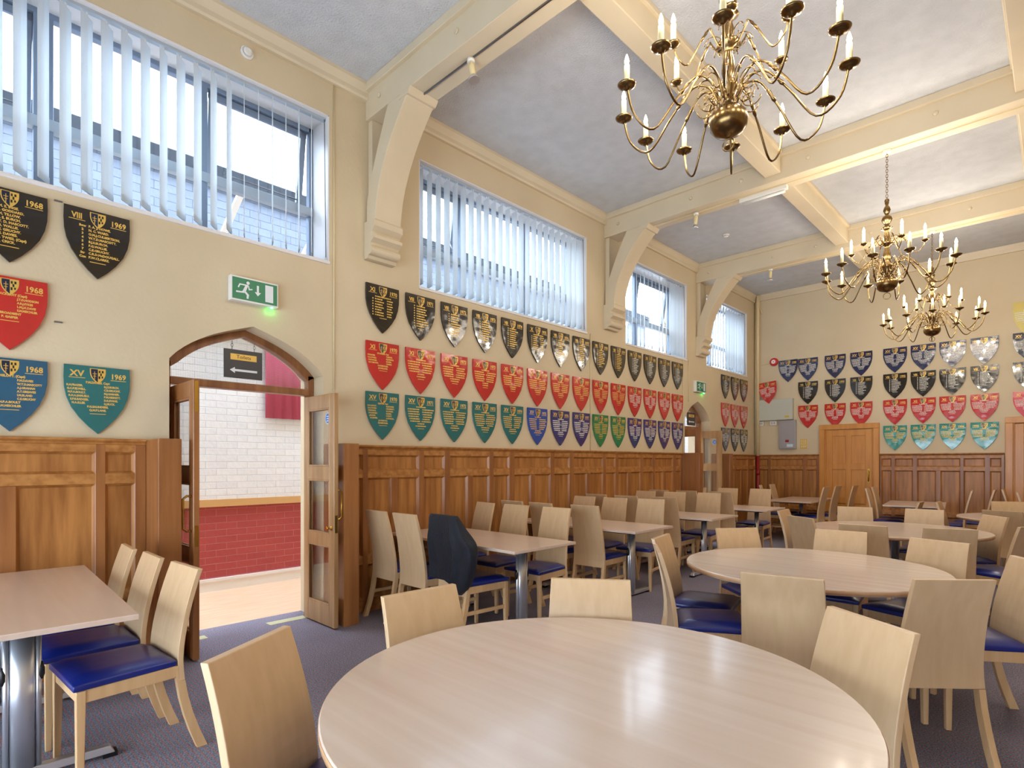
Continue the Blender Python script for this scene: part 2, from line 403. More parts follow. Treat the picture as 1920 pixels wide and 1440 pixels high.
# ------------------------------------------------------------------ oak wall panelling
def panelling(L, stiles, rails, half, name_label, mx, end_caps=True):
    """stiles = [(a,b)] along the run, half = narrow extra stiles of the tall lower row"""
    m = MB(); T0, T1 = .022, .05
    m.box(0, L, -T0, 0, 0, 1.5, 0)                                             # recessed panels
    for a, b in stiles: m.box(a, b, -T1, -T0, 0, 1.545, 1)
    for z0, z1 in rails: m.box(0, L, -T1 + .001, -T0, z0, z1, 2)
    for a, b in half: m.box(a, b, -T1 + .001, -T0, .53, 1.27, 1)
    def mould(x0, x1, z0, z1):
        g = .016
        o = [(x0, -T1 + .006, z0), (x1, -T1 + .006, z0), (x1, -T1 + .006, z1), (x0, -T1 + .006, z1)]
        q = [(x0 + g, -T0 - .001, z0 + g), (x1 - g, -T0 - .001, z0 + g), (x1 - g, -T0 - .001, z1 - g), (x0 + g, -T0 - .001, z1 - g)]
        m.add(o + q, [(0, 1, 5, 4), (1, 2, 6, 5), (2, 3, 7, 6), (3, 0, 4, 7)], 0)
    for (a, b), (c, d) in zip(stiles, stiles[1:]):
        mould(b, c, 1.345, 1.49)
        mids = [h for h in half if b < h[0] < c]
        xs = [b] + [v for h in mids for v in h] + [c]
        for k in range(0, len(xs), 2): mould(xs[k], xs[k + 1], .53, 1.27)
        mould(b, c, .13, .45)
    m.prism([(0, 1.545), (-.05, 1.545), (-.052, 1.555), (-.066, 1.565), (-.075, 1.568), (-.075, 1.585), (0, 1.585)], 0, L, axis=0, mi=2)
    tn[0] += 1
    o = tag(m.build('trim_%d' % tn[0], ['oak', 'oak_post', 'oak_rail'], bevel=.0035, seg=1), name_label, kind='structure')
    o.matrix_world = mx
    return o
RAILS = [(.0, .13), (.45, .53), (1.27, 1.345), (1.49, 1.545)]
def run_left(y0, y1, start, unit, label):
    """wall run along +Y on the left wall, alternating wide and narrow bays"""
    L = y1 - y0; st = []; half = []
    for a, b in start: st.append((a - y0, b - y0))
    st = [(max(0, a), min(L, b)) for a, b in st if b > 0 and a < L]
    for (a, b), (c, d) in zip(st, st[1:]):
        if c - b > .45: half.append(((b + c) / 2 - .04, (b + c) / 2 + .04))
    return panelling(L, st, RAILS, half, label, Matrix.Translation((0, y0, 0)) @ Matrix.Rotation(PI / 2, 4, 'Z'))
P0 = [(-2.6, -2.53), (-1.9, -1.83), (-1.55, -1.48), (-.85, -.78), (-.5, -.43), (.12 - .3, .19 - .3), (.78, .84), (1.01, 1.08)]
run_left(YF, 1.08, P0, 0, 'dark oak wall panelling left of the near doorway')
P1 = [(2.62, 2.66), (2.84, 2.90), (3.49, 3.56), (3.83, 3.91), (4.49, 4.56), (4.82, 4.91), (5.58, 5.66), (5.98, 6.07), (6.75, 6.82), (7.07, 7.14), (7.76, 7.84), (8.14, 8.2), (8.8, 8.89), (9.06, 9.12)]
run_left(2.62, 9.12, P1, 0, 'oak wall panelling between the two doorways')
run_left(10.52, 12.46, [(10.52, 10.58), (10.95, 11.02), (11.32, 11.39), (12.0, 12.07), (12.38, 12.46)], 0, 'dark oak wall panelling beyond the far doorway')
def run_back(x0, x1, st, label):
    L = x1 - x0; s2 = [(a - x0, b - x0) for a, b in st]; half = []
    for (a, b), (c, d) in zip(s2, s2[1:]):
        if c - b > .42: half.append(((b + c) / 2 - .035, (b + c) / 2 + .035))
    panelling(L, s2, RAILS, half, label, Matrix.Translation((x0, YB, 0)))
run_back(.05, 1.29, [(.05, .1), (.29, .35), (.98, 1.05), (1.24, 1.29)], 'dark oak panelling between the corner and the end wall door')
run_back(2.33, 4.10, [(2.33, 2.36), (2.51, 2.57), (2.84, 2.91), (3.52, 3.57), (3.85, 3.92), (4.06, 4.10)], 'dark oak panelling between the two end wall doors')
run_back(5.25, XR, [(5.25, 5.3), (5.6, 5.67), (6.3, 6.37), (6.88, XR)], 'dark oak panelling right of the second end wall door')
o = panelling(YB - YF, [(0, .07)] + [(.7 * k, .7 * k + .07) for k in range(1, 22)] + [(YB - YF - .07, YB - YF)], RAILS, [], 'oak wall panelling on the right wall',
              Matrix.Translation((XR, YB, 0)) @ Matrix.Rotation(-PI / 2, 4, 'Z'))
# jamb screens that stand out beside the doorways
for (y0, y1), l in (((1.08, 1.225), 'left of the near doorway'), ((2.475, 2.62), 'right of the near doorway'), ((9.12, 9.27), 'left of the far doorway'), ((10.36, 10.5), 'right of the far doorway')):
    trim(MB().box(.0, .36, y0, y1, 0, 1.585), 'oak_post', 'plain oak jamb screen %s' % l, bevel=.005)

# ------------------------------------------------------------------ windows of the left wall
def window(n, y0, y1, mull, label, vents=()):
    x0, x1 = -.36, -.30
    m = MB()
    m.box(x0, x1, y0, y1, WZ0, WZ0 + .05).box(x0, x1, y0, y1, WZ1 - .05, WZ1).box(x0, x1, y0, y0 + .05, WZ0, WZ1).box(x0, x1, y1 - .05, y1, WZ0, WZ1)
    m.box(x0, x1 + .01, y0, y1, 3.74, 3.82, 1)
    for a, b in mull: m.box(x0 + .001, x1 - .001, a, b, WZ0, WZ1)
    w_ = empty('window_%d' % n, (0, y0, WZ0)); tag(w_, label, kind='structure')
    L = (0, -y0, -WZ0)
    m.build('window_frame', ['alu', 'alu_light'], w_, loc=L, bevel=.004)
    MB().box(x0 + .025, x0 + .031, y0 + .02, y1 - .02, WZ0 + .02, WZ1 - .02).build('glass_pane', 'clear_glass', w_, loc=L)
    for a, b in vents:
        v = MB(); za, zb = 3.83, WZ1 - .05; g = .055
        v.box(0, .035, a, b, -(zb - za), -(zb - za) + g).box(0, .035, a, b, -g, 0).box(0, .035, a, a + g, -(zb - za), 0).box(0, .035, b - g, b, -(zb - za), 0)
        vo = v.build('vent_frame', ['alu'], w_, loc=(x0 - .0, -y0, zb - WZ0), rot=(0, R(9), 0), bevel=.004)
        MB().tube([(x1 + .0, a + .12, 3.88), (x1 + .03, a + .13, 3.91), (x1 + .03, a + .15, 4.0)], .007, 6).tube([(x1 + .02, a + .1, 3.85), (x1 + .01, b - .1, 3.85)], .006, 6).tube([(x1 + .01, b - .1, 3.85), (x0 - .06, b - .07, 4.05)], .006, 6).build('window_stay', 'steel', w_, loc=L)
    MB().box(-.30, -.002, y0, y1, WZ1 - .012, WZ1 - .001).box(-.30, -.002, y0 + .001, y0 + .012, WZ0, WZ1).box(-.30, -.002, y1 - .012, y1 - .001, WZ0, WZ1).build('reveal_lining', 'skirting_white', w_, loc=L)
    MB().box(-.33, .015, y0 - .0, y1 + .0, WZ0 - .03, WZ0).build('window_sill', 'skirting_white', w_, loc=L, bevel=.004)
window(1, *WIN[0], [(.49, .60), (1.54, 1.60)], 'wide high window nearest the viewpoint, above the near doorway', [(-.3, .49), (1.62, 2.47)])
window(2, *WIN[1], [(4.35, 4.43), (5.45, 5.52)], 'second high window, mostly covered by vertical blinds', [(3.6, 4.34)])
window(3, *WIN[2], [(8.15, 8.23)], 'third high window, blinds open, behind the middle bracket', [(8.3, 9.3)])
window(4, *WIN[3], [(10.95, 11.02)], 'farthest high window next to the corner')
# vertical blinds: one blind per window
def blind(y0, y1, pitch, angf, label, n_, skip=()):
    b = empty('vertical_blind', (-.07, y0, WZ1)); tag(b, label, 'blind', 'vertical blinds in the left wall windows')
    MB().box(-.02, .025, .01, y1 - y0 - .01, -.035, -.003).build('headrail', 'alu_light', b, bevel=.003)
    H = WZ1 - WZ0 - .09
    sl = MB(); q = []; W = .127
    for k in range(5):
        u = -W / 2 + W * k / 4; q.append((.004 * (1 - (2 * u / W) ** 2), u))
    poly = q + [(x - .0012, u) for x, u in q[::-1]]
    sl.prism(poly, -H, -.012, axis=2, smooth=False)
    sl.box(-.003, .003, -.006, .006, -.014, .012, 1)
    me = sl.mesh('slat', ['slat_fabric', 'white_plastic'])
    wt = MB().box(-.003, .005, -.06, .06, -H - .002, -H + .045).mesh('bottom_weight', ['slat_fabric'])
    y = y0 + pitch * .6; k = 0
    while y < y1 - .04:
        o = bpy.data.objects.new('slat', me); C.objects.link(o); o.parent = b
        o.location = (0, y - y0, -.045); o.rotation_euler = (0, 0, angf(y, k) + R(random.uniform(-4, 4)))
        w2 = bpy.data.objects.new('bottom_weight', wt); C.objects.link(w2); w2.parent = o
        y += pitch; k += 1
    MB().tube([(.03, y1 - y0 - .03, -.03), (.04, y1 - y0 - .02, -H - .05)], .003, 6).build('pull_cord', 'black_plastic', b)
# slat angle: 0 = flat along the wall, +90 = square to it
def a1(y, k):
    d = 67 if y > 1.75 else (50 if y > .7 else 56)
    return R(d)
blind(*WIN[0], .117, a1, 'white vertical blind with widely turned slats in the nearest window', 1)
blind(*WIN[1], .119, lambda y, k: R(82 - 5.5 * (y - 3.5)), 'white vertical blind nearly closed in the second window', 2)
blind(*WIN[2], .119, lambda y, k: R(36) if y < 8.95 else R(72), 'white vertical blind open in the third window behind the middle bracket', 3)
blind(*WIN[3], .119, lambda y, k: R(37) if y < 11.25 else R(48), 'white vertical blind half closed in the farthest window', 4)

# ------------------------------------------------------------------ arched doorways with double glazed doors
def arch_pts(a, b, inset=0, n=24):
    c = (a + b) / 2; pts = []
    for i in range(n + 1):
        y = a + (b - a) * i / n; z = arch_z(y, a, b)
        k = 1 - inset / ((b - a) / 2)
        pts.append((c + (y - c) * k, z - inset * (1.0 if 0 < i < n else .6)))
    return pts
def door_set(n, a, b, label):
    d = empty('door_%d' % n, (-.23, a, 0)); tag(d, label, kind='structure')
    L = (.23, -a, 0); x0, x1 = -.26, -.18
    m = MB(); o_ = arch_pts(a, b, 0); i_ = arch_pts(a, b, .055)
    for k in range(len(o_) - 1):
        (ya, za), (yb, zb), (yc, zc), (yd, zd) = o_[k], o_[k + 1], i_[k + 1], i_[k]
        m.add([(x, y, z) for x in (x0, x1) for y, z in ((ya, za), (yb, zb), (yc, zc), (yd, zd))],
              [(3, 2, 1, 0), (4, 5, 6, 7), (0, 1, 5, 4), (2, 3, 7, 6)])
    m.box(x0, x1, a, a + .055, 0, 2.21).box(x0, x1, b - .055, b, 0, 2.21)
    m.build('door_frame', 'door_frame_wood', d, loc=L)
    MB().box(x0 - .01, x1 + .012, a + .05, b - .05, 2.03, 2.09).build('transom', 'door_frame_wood', d, loc=L, bevel=.006)
    pts = [(a + .05, 2.09)] + [(y, z + .01) for y, z in i_] + [(b - .05, 2.09)]
    MB().prism(pts[::-1], -.225, -.219, axis=0).build('fanlight', 'wired_glass', d, loc=L)
    wl = (b - a - .11) / 2 - .004
    H = 2.01
    for side in (0, 1):
        # leaf opened square into the room: runs along +x from its hinge
        yy = a + .055 if side == 0 else b - .055 - .04
        lf = MB(); x_0 = -.185; st = .085
        lf.box(x_0, x_0 + st, 0, .04, .012, H).box(x_0 + wl - st, x_0 + wl, 0, .04, .012, H)
        zz = [(.012, .19), (.70, .80), (1.27, 1.385), (H - .12, H)]
        for z0, z1 in zz: lf.box(x_0 + st, x_0 + wl - st, .0005, .0395, z0, z1)
        leaf = lf.build('door_leaf', ['leaf_wood'] if side else ['oak_post'], d, loc=(.23, yy - a, 0), bevel=.003, seg=1)
        gm = MB()
        for (z0, z1), (z2, z3) in zip(zz, zz[1:]):
            xa, xb = x_0 + st, x_0 + wl - st; g = .014
            for s_ in (.0, .028):
                gm.box(xa, xb, s_, s_ + .012, z1, z1 + g).box(xa, xb, s_, s_ + .012, z2 - g, z2).box(xa, xa + g, s_, s_ + .012, z1, z2).box(xb - g, xb, s_, s_ + .012, z1, z2)
        gm.build('glazing_bead', 'leaf_wood' if side else 'door_frame_wood', leaf, bevel=.002, seg=1)
        g = MB()
        for (z0, z1), (z2, z3) in zip(zz, zz[1:]): g.box(x_0 + st, x_0 + wl - st, .018, .022, z1, z2)
        g.build('glass_pane', 'clear_glass', leaf)
        hx = x_0 + wl - .045
        s = -1 if side == 0 else 1
        # pull handle on the room face (away from the opening once open)
        hy = 0 if side == 0 else .04
        MB().tube([(hx, hy, .93), (hx, hy + s * .03, .93), (hx, hy + s * .055, .95), (hx, hy + s * .055, 1.16), (hx, hy + s * .03, 1.18), (hx, hy, 1.18)], .009, 8).build('pull_handle', 'brass_bright', leaf)
        ed = MB().box(x_0 + wl, x_0 + wl + .002, .008, .032, .82, .97).box(x_0 + wl, x_0 + wl + .002, .008, .032, 1.78, 2.0) if side == 0 else MB().box(x_0 + wl, x_0 + wl + .002, .008, .032, .82, .97)
        ed.build('lock_plate', 'brass_bright', leaf)
        if side:
            MB().lathe([(.02, 0), (.02, .004), (.009, .012), (.009, .03), (.018, .036), (.018, .05)], 12, mx=Matrix.Translation((hx, 0, .86)) @ Matrix.Rotation(PI / 2, 4, 'X')).build('door_knob', 'brass_bright', leaf)
            # blue fire-door disc on the upper pane
            q = MB().lathe([(.05, 0), (.05, .001)], 28, 0, Matrix.Translation((hx - .09, .0175, 1.80)) @ Matrix.Rotation(PI / 2, 4, 'X'))
            q.lathe([(.043, .001), (.043, .002)], 28, 1, Matrix.Translation((hx - .09, .0175, 1.80)) @ Matrix.Rotation(PI / 2, 4, 'X'))
            for k in range(3): q.box(hx - .115, hx - .065, .0145, .0152, 1.815 - .02 * k, 1.822 - .02 * k, 0)
            q.build('fire_door_sticker', ['white_plastic', 'sign_blue'], leaf)
    return d
door_set(1, *ARCH[0], 'near arched doorway with double glazed doors standing open')
door_set(2, *ARCH[1], 'far arched doorway with double glazed doors standing open')

# text as meshes ------------------------------------------------------
TXT = {}
def text_mesh(s, size, align='CENTER', bold=.0, key=None, matname='gold_paint'):
    k = (s, size, align, bold, matname)
    if k not in TXT:
        c = bpy.data.curves.new('lettering', 'FONT'); c.body = s; c.size = size; c.align_x = align; c.offset = bold; c.resolution_u = 2; c.extrude = .0003
        o = bpy.data.objects.new('lettering', c); C.objects.link(o)
        bpy.context.view_layer.update()
        me = bpy.data.meshes.new_from_object(o)
        bpy.data.objects.remove(o); bpy.data.curves.remove(c)
        vs = [tuple(v.co) for v in me.vertices]; fs = [tuple(p.vertices) for p in me.polygons]
        bpy.data.meshes.remove(me); TXT[k] = (vs, fs)
    return TXT[k]
def put_text(mb, s, x, z, size, y=-.0, align='CENTER', bold=0, mi=0, sx=1.0):
    """text upright in the local x-z plane facing -y"""
    vs, fs = text_mesh(s, size, align, bold)
    mb.add([(x + vx * sx, y - vz, z + vy) for vx, vy, vz in vs], fs, mi)

# --- hanging direction signs
def sign(y, z, x, text, label, w_=.31, h=.235):
    s = empty('hanging_sign', (x, y, z)); s.rotation_euler = (0, 0, PI / 2)
    tag(s, label, 'sign')
    MB().box(-w_ / 2, w_ / 2, -.006, .006, -h, 0).build('sign_board', 'sign_grey', s, bevel=.002, seg=1)
    MB().box(-.105, .105, -.009, -.006, -.085, -.035).build('name_plate', 'gold_paint', s)
    q = MB(); put_text(q, text, 0, -.072, .042, y=-.0095); q.build('lettering', 'black_ink', s)
    MB().prism([(-.11, -.17), (-.07, -.145), (-.07, -.161), (.11, -.161), (.11, -.179), (-.07, -.179), (-.07, -.195)], -.0075, -.006, axis=1).build('arrow', 'sign_white', s)
    for dx in (-.09, .09):
        c = MB()
        for k in range(3):
            c.tube([(dx + .009 * math.cos(t) * (k % 2), .009 * math.cos(t) * ((k + 1) % 2), .014 + .022 * k + .015 * math.sin(t)) for t in [2 * PI * j / 10 for j in range(10)]], .0018, 5, closed=True)
        c.build('hanging_chain', 'steel', s)
sign(1.822, 2.355, -.13, 'Toilets', 'grey hanging sign with brass plate reading Toilets and left arrow, near doorway')
sign(9.80, 2.34, -.13, 'Toilets', 'small dark hanging sign with brass plate in the far doorway arch')

# --- the corridor behind the left wall
CX = -1.93
m = MB().box(CX - .2, CX, YF, YB, 1.0, 3.0, 0).box(CX - .2, CX, YF, YB, .0, 1.0, 1)
m.box(CX, CX + .03, YF, YB, .93, 1.01, 2).box(CX, CX + .022, YF, YB, 0, .125, 3).box(CX, CX + .032, YF, YB, .11, .14, 3)
tag(m.build('wall_corridor', ['brick_white', 'brick_maroon', 'pine_rail', 'skirting_white']), 'painted brick corridor wall, white above and maroon below', kind='structure')
tag(MB().box(CX - .2, -WT, YF - .3, YB, -.1, .0).build('floor_corridor', 'plank_floor'), 'pale strip wood corridor floor', kind='structure')
tag(MB().box(CX - .2, CX + .12, YF - .3, YB, 2.95, 3.05).box(-.6, -WT, YF - .3, YB, 2.95, 3.05).box(CX - .2, -WT, 5.4, 6.4, 2.95, 3.05).build('ceiling_corridor', 'skirting_white'), 'white corridor ceiling with long unseen openings added for daylight', kind='structure')  # roof gaps out of view, opened wide to brighten the corridor
tag(MB().box(CX, -WT, YF - .3, YF - .2, 0, 3).box(CX, -WT, YB, YB + .1, 0, 3).box(CX, -WT, 5.8, 5.9, 0, 3).build('wall_corridor_ends', 'brick_white'), 'white corridor end walls', kind='structure')
# maroon drape hanging on the corridor wall
m = MB(); n = 40; pts = []
for i in range(n + 1):
    y = 2.72 + 1.0 * i / n; pts.append((CX + .05 + .014 * math.sin(i * 1.3) * (1 if i > 3 else .5), y))
vs = [(x, y, z) for z in (1.94, 2.9) for x, y in pts]
m.add(vs, [(i, i + 1, n + 2 + i, n + 1 + i) for i in range(n)], 0, smooth=True)
o = m.build('wall_drape', 'maroon_cloth'); md = o.modifiers.new('thick', 'SOLIDIFY'); md.thickness = .006
tag(o, 'maroon cloth drape hanging high on the corridor wall', 'drape')
# worn strips of lino tape at the threshold
tag(MB().box(-.26, -.16, 2.06, 2.40, 0, .002).build('threshold_strip', 'patch_yellow'), 'pale tape strip on the carpet by the right leaf of the near doorway', 'tape strip')
tag(MB().box(-.26, -.16, 1.31, 1.56, 0, .002).build('threshold_strip', 'patch_yellow'), 'pale tape strip on the carpet by the left leaf of the near doorway', 'tape strip')
# --- outside: the neighbouring wing seen through the high windows
nb = empty('neighbouring_building', (-3.6, 5, 0)); tag(nb, 'pale brick wing with dark gutter fascia outside the high windows', 'building')
MB().box(-.3, 0, -9, 9, 0, 5.22).build('wall', 'brick_outside', nb)
MB().box(-.05, .12, -9, 9, 5.21, 5.48).build('fascia_board', 'fascia', nb)
MB().box(-.4, .02, -9, 9, 5.48, 5.54).build('roof_edge', 'alu_light', nb)
lt = empty('roof_strut_frame', (-1.6, 0, 3.05)); tag(lt, 'white sloping roof struts above the corridor outside the windows', 'roof struts')
for y in (2.05, 2.95, 8.6, 9.4, 11.2):
    MB().hexa([(-.9, y - .03, 0), (-.9, y + .03, 0), (-.98, y + .03, 0), (-.98, y - .03, 0)], [(.35, y + .17, 1.2), (.35, y + .23, 1.2), (.27, y + .23, 1.2), (.27, y + .17, 1.2)]).build('strut', 'skirting_white', lt)

# ------------------------------------------------------------------ doors of the end wall
def end_door(n, x0, x1, label, knob=True):
    d = empty('door_%d' % n, (x0, YB, 0)); tag(d, label, kind='structure')
    W = x1 - x0; fw_ = .10; H = 2.17
    m = MB().box(0, fw_, -.06, 0, 0, H - fw_ + .001).box(W - fw_, W, -.06, 0, 0, H - fw_ + .001).box(0, W, -.06, 0, H - fw_, H)
    m.box(fw_, fw_ + .02, -.045, 0, 0, H - fw_).box(W - fw_ - .02, W - fw_, -.045, 0, 0, H - fw_)
    m.build('door_frame', 'oak_door', d, bevel=.006)
    a, b = fw_ + .02, W - fw_ - .02; st = .11
    lf = MB().box(a, b, -.012, 0, .01, H - fw_ - .005)
    mid = (a + b) / 2
    lf.box(a, a + st, -.032, -.012, .01, 2.06).box(b - st, b, -.032, -.012, .01, 2.06).box(mid - .05, mid + .05, -.032, -.012, .2, 1.96)
    for z0, z1 in ((.01, .2), (.62, .74), (1.28, 1.40), (1.94, 2.06)): lf.box(a + st - .001, b - st + .001, -.0315, -.012, z0, z1)
    leaf = lf.build('door_leaf', 'oak_door', d, bevel=.004, seg=1)
    hx = b - .055
    MB().tube([(hx, -.03, 1.06), (hx, -.07, 1.07), (hx, -.07, 1.25), (hx, -.03, 1.26)], .011, 8).box(hx - .022, hx + .022, -.036, -.03, 1.02, 1.3).build('pull_handle', 'brass_bright', leaf)
    if knob:
        MB().lathe([(.028, 0), (.028, .004), (.011, .01), (.011, .03), (.025, .036), (.028, .048), (.02, .06)], 14, mx=Matrix.Translation((hx, -.03, .92)) @ Matrix.Rotation(PI / 2, 4, 'X')).build('door_knob', 'brass_bright', leaf)
end_door(3, 1.29, 2.32, 'closed oak panelled door in the end wall, left one')
end_door(4, 4.11, 5.24, 'closed oak panelled door in the end wall, right one')

# ------------------------------------------------------------------ honours boards (shields)
SH = [(-.185, 0), (-.187, -.08), (-.184, -.15), (-.172, -.215), (-.146, -.285), (-.105, -.35), (-.055, -.41), (0, -.462)]
SHO = SH + [(-x, z) for x, z in SH[-2::-1]]
def board_mesh():
    m = MB(); m.prism(SHO, -.022, -.004, axis=1, mi=0, smooth=False)
    return m
def crest_mb():
    m = MB()
    def sh(k, dx=0): return [(x * k + dx, z * k) for x, z in SHO]
    m.prism([(x * .24, z * .222 - .014) for x, z in SHO], -.0245, -.022, axis=1, mi=0)
    left = [(x * .208, z * .195 - .018) for x, z in SHO if x <= 0] + [(0, -.018)]
    m.prism(left, -.0252, -.0243, axis=1, mi=1)
    # cross on the dark half
    m.box(-.0205, -.0165, -.0258, -.0252, -.088, -.034, 0).box(-.030, -.007, -.0258, -.0252, -.052, -.048, 0).box(-.027, -.010, -.0258, -.0252, -.068, -.064, 0)
    # dark chequers on the gold half
    for x0, x1, z0, z1 in ((.005, .014, -.042, -.026), (.022, .032, -.042, -.026), (.013, .022, -.062, -.044), (.004, .013, -.083, -.065), (.021, .029, -.078, -.064)):
        m.box(x0, x1, -.0252, -.0243, z0, z1, 2)
    return m
CREST = crest_mb().mesh('crest', ['gold_paint', 'navy_ink', 'black_ink'])
NAMES = {
 'VIII 1969': ('rows', [('Bow', 'P. A. J. HOWE.'), ('2', 'N. C. WARD.'), ('3', 'O.M.J.CULBERTSON.'), ('4', 'W.T.D.MASCOTT.'), ('5', 'B.J.S.BURCH.'), ('6', 'F.G.WALLIE.'), ('7', 'C.E.GRUCHY.'), ('Str', 'C.R.D.McDOUGALL.'), ('Cox', 'P.W.CLARKE.')]),
 'VIII 1968': ('rows', [('Bow', 'M. E. INGE.'), ('2', 'J. GODDARD.'), ('3', 'M. TILLOW.'), ('4', 'J. S. BURCH.'), ('5', 'T. D. MASCOTT.'), ('6', 'R. WALLIS.'), ('7', 'E. GRUCHY.'), ('Str', 'E. DAVIES.'), ('', 'J. TWISS. (Capt)'), ('Cox', 'J. CRICK.')]),
 'XI 1968': ('cols', 'J. THACKERAY (Capt)', ['', '', '', ''], ['J.T.D.HODSON', 'A.R.J.SYKES', 'L.M.J.K.DAVIS', 'S.M.MISCHLER'], ['J.BROADBENT', 'P. GASPER']),
 'XV 1968': ('cols', 'M.J.MSLOTT. (Capt)', ['', '', '', '', '', ''], ['P.M.DAVIES', 'W.T.D.MASCOTT', 'A.J.GRAHAM', 'A.T.GREAVES', 'I.M.BLAND', 'C.E.GRUCHY'], ['N.P.A.BOULT', 'S.M.MISCHLER']),
 'XV 1969': ('cols', 'P.M.DAVIES. Capt', ['R.H.FRAZER.', 'G.C.P.ELWELL.', 'N.P.A.BOULT.', 'R.H.A.SAMUELS.', 'S.P.B.BADGER.', 'H.A.G.LEE.'], ['B.J.S.BURCH.', 'C.E.GRUCHY.', 'M.J.GARNER.', 'P.M.HESKETT.', 'D.R.EVANS.', 'S.J.BUCK.'], ['P.G.SAUNDERS.', 'Q.M.P.LANE.']),
 'XI 1970': ('cols', 'S.P.GASPER. Capt', ['P.M.DAVIES.', 'R.A.C.WARD.', 'P.M.FOWLER.', 'R.H.T.BROWN.'], ['T.J.BENCE.', 'M.J.FRENCH.', 'R.E.HESS.', 'C.BURKE.'], ['D.M.MISCHLER.', 'J.D.WILLIAMS.']),
 'XV 1970': ('cols', 'S.J.BUCK. Capt', ['N.P.A.BOULT.', 'R.A.C.WARD.', 'P.M.BURCH.', 'P.H.SAMUELS.', 'J.M.MOSS.', 'R.C.ROPER.'], ['M.J.BURGESS.', 'P.M.HESKETT.', 'N.C.WARD.', 'R.E.HESS.', 'P.CROFT.', 'A.GOODALL.'], ['J.C.WESTON.', 'S.M.MISCHLER.']),
}
def halfw(z):
    pts = [(0, .185), (-.15, .184), (-.215, .172), (-.285, .146), (-.35, .105), (-.41, .055), (-.462, 0)]
    for (z0, w0), (z1, w1) in zip(pts, pts[1:]):
        if z <= z0 and z >= z1: return w0 + (w1 - w0) * (z - z0) / (z1 - z0)
    return 0
def lettering(head, year, style, mi_names, seed, flip=False, mini=False):
    rnd = random.Random(seed); m = MB(); y = -.0225; key = head + ' ' + year
    hx = -.115 if not flip else .12; yx = .118 if not flip else -.115
    put_text(m, head, hx, -.074, .058 if len(head) < 3 else .052, y=y, bold=.0016, sx=1.0 if len(head) < 3 else .82)
    put_text(m, year, yx, -.077, .050, y=y, bold=.0014, sx=.9)
    m.box(hx - .045, hx + .045, y - .0008, y, -.086, -.082).box(yx - .045, yx + .045, y - .0008, y, -.089, -.085)
    if key in NAMES and style != 'rows0':
        t = NAMES[key]
        if t[0] == 'rows':
            z = -.122; st = .0262 if len(t[1]) < 10 else .0245
            for a, b in t[1]:
                if a: put_text(m, a, -.085, z, .0205, y=y, bold=.0011, mi=mi_names)
                put_text(m, b, -.052, z, .0215, y=y, align='LEFT', bold=.0011, mi=mi_names, sx=.93)
                z -= st
            m.box(-.045, .045, y - .0008, y, z + .001, z + .006, mi_names)
        else:
            z = -.118; put_text(m, t[1], 0, z, .020, y=y, bold=.0011, mi=mi_names, sx=.9); z -= .024
            for a, b in zip(t[2], t[3]):
                hw = halfw(z) - .012
                if a: put_text(m, a, -hw, z, .0185, y=y, align='LEFT', bold=.0011, mi=mi_names, sx=.88)
                put_text(m, b, .035 if hw > .13 else .02, z, .0185, y=y, align='LEFT', bold=.0011, mi=mi_names, sx=.86); z -= .0235
            for a in t[4]: put_text(m, a, 0, z, .0185, y=y, bold=.0011, mi=mi_names, sx=.95); z -= .0235
            m.box(-.045, .045, y - .0008, y, z + .003, z + .007, mi_names)
        return m
    def words(x0, x1, z, h=.0115):
        x = x0
        while x < x1 - .006:
            wd = rnd.uniform(.010, .04) if x > x0 + .02 else rnd.uniform(.006, .012)
            wd = min(wd, x1 - x); m.box(x, x + wd, y - .0006, y, z, z + h, mi_names); x += wd + .004
    z = -.120
    if style == 'rows':
        for k in range(9):
            m.box(-.088, -.076, y - .0006, y, z, z + .012, mi_names); words(-.055, -.055 + rnd.uniform(.09, .15) * (1 if z > -.3 else .75), z); z -= .0255
    elif style == 'rows0':
        words(-.09, .1, z); z -= .025
        for k in range(7):
            m.box(-.12, -.108, y - .0006, y, z, z + .012, mi_names); words(-.09, -.09 + rnd.uniform(.07, .1), z); words(.045, .045 + rnd.uniform(.05, .08), z); z -= .0255
    else:
        words(-.06, .06, z); z -= .025
        nrow = 6 if head == 'XV' else 5
        for k in range(nrow):
            hw = halfw(z) - .018; g = rnd.uniform(.006, .03)
            words(-hw, -g, z); words(g, hw * rnd.uniform(.85, 1), z); z -= .0245
        for k in range(2): q = rnd.uniform(.04, .07); words(-q, q, z); z -= .0245
    m.box(-.04, .04, y - .0006, y, z + .002, z + .007, mi_names)
    return m
BOARDS = {}
sc = [0]
def shield(face, u, ztop, colour, head, year, label, style='cols', names='gold_paint', tilt=0, flip=False, grp=''):
    sc[0] += 1
    s = empty('honours_shield', (0, u, ztop) if face == 'L' else (u, YB, ztop))
    s.rotation_euler = (0, tilt, PI / 2) if face == 'L' else (0, tilt, 0)
    tag(s, label, 'honours board', grp)
    if colour not in BOARDS: BOARDS[colour] = board_mesh().mesh('board', ['board_' + colour])
    o = bpy.data.objects.new('board', BOARDS[colour]); C.objects.link(o); o.parent = s
    c = bpy.data.objects.new('crest', CREST); C.objects.link(c); c.parent = s
    lettering(head, year, style, 1, sc[0] * 13, flip).build('lettering', ['gold_paint', names], s)
    return s
G1 = 'honours shields on the left wall'; G2 = 'honours shields on the end wall'
ROWS = {'black': (3.145, 'top'), 'red': (2.592, 'middle'), 'xv': (2.105, 'bottom')}
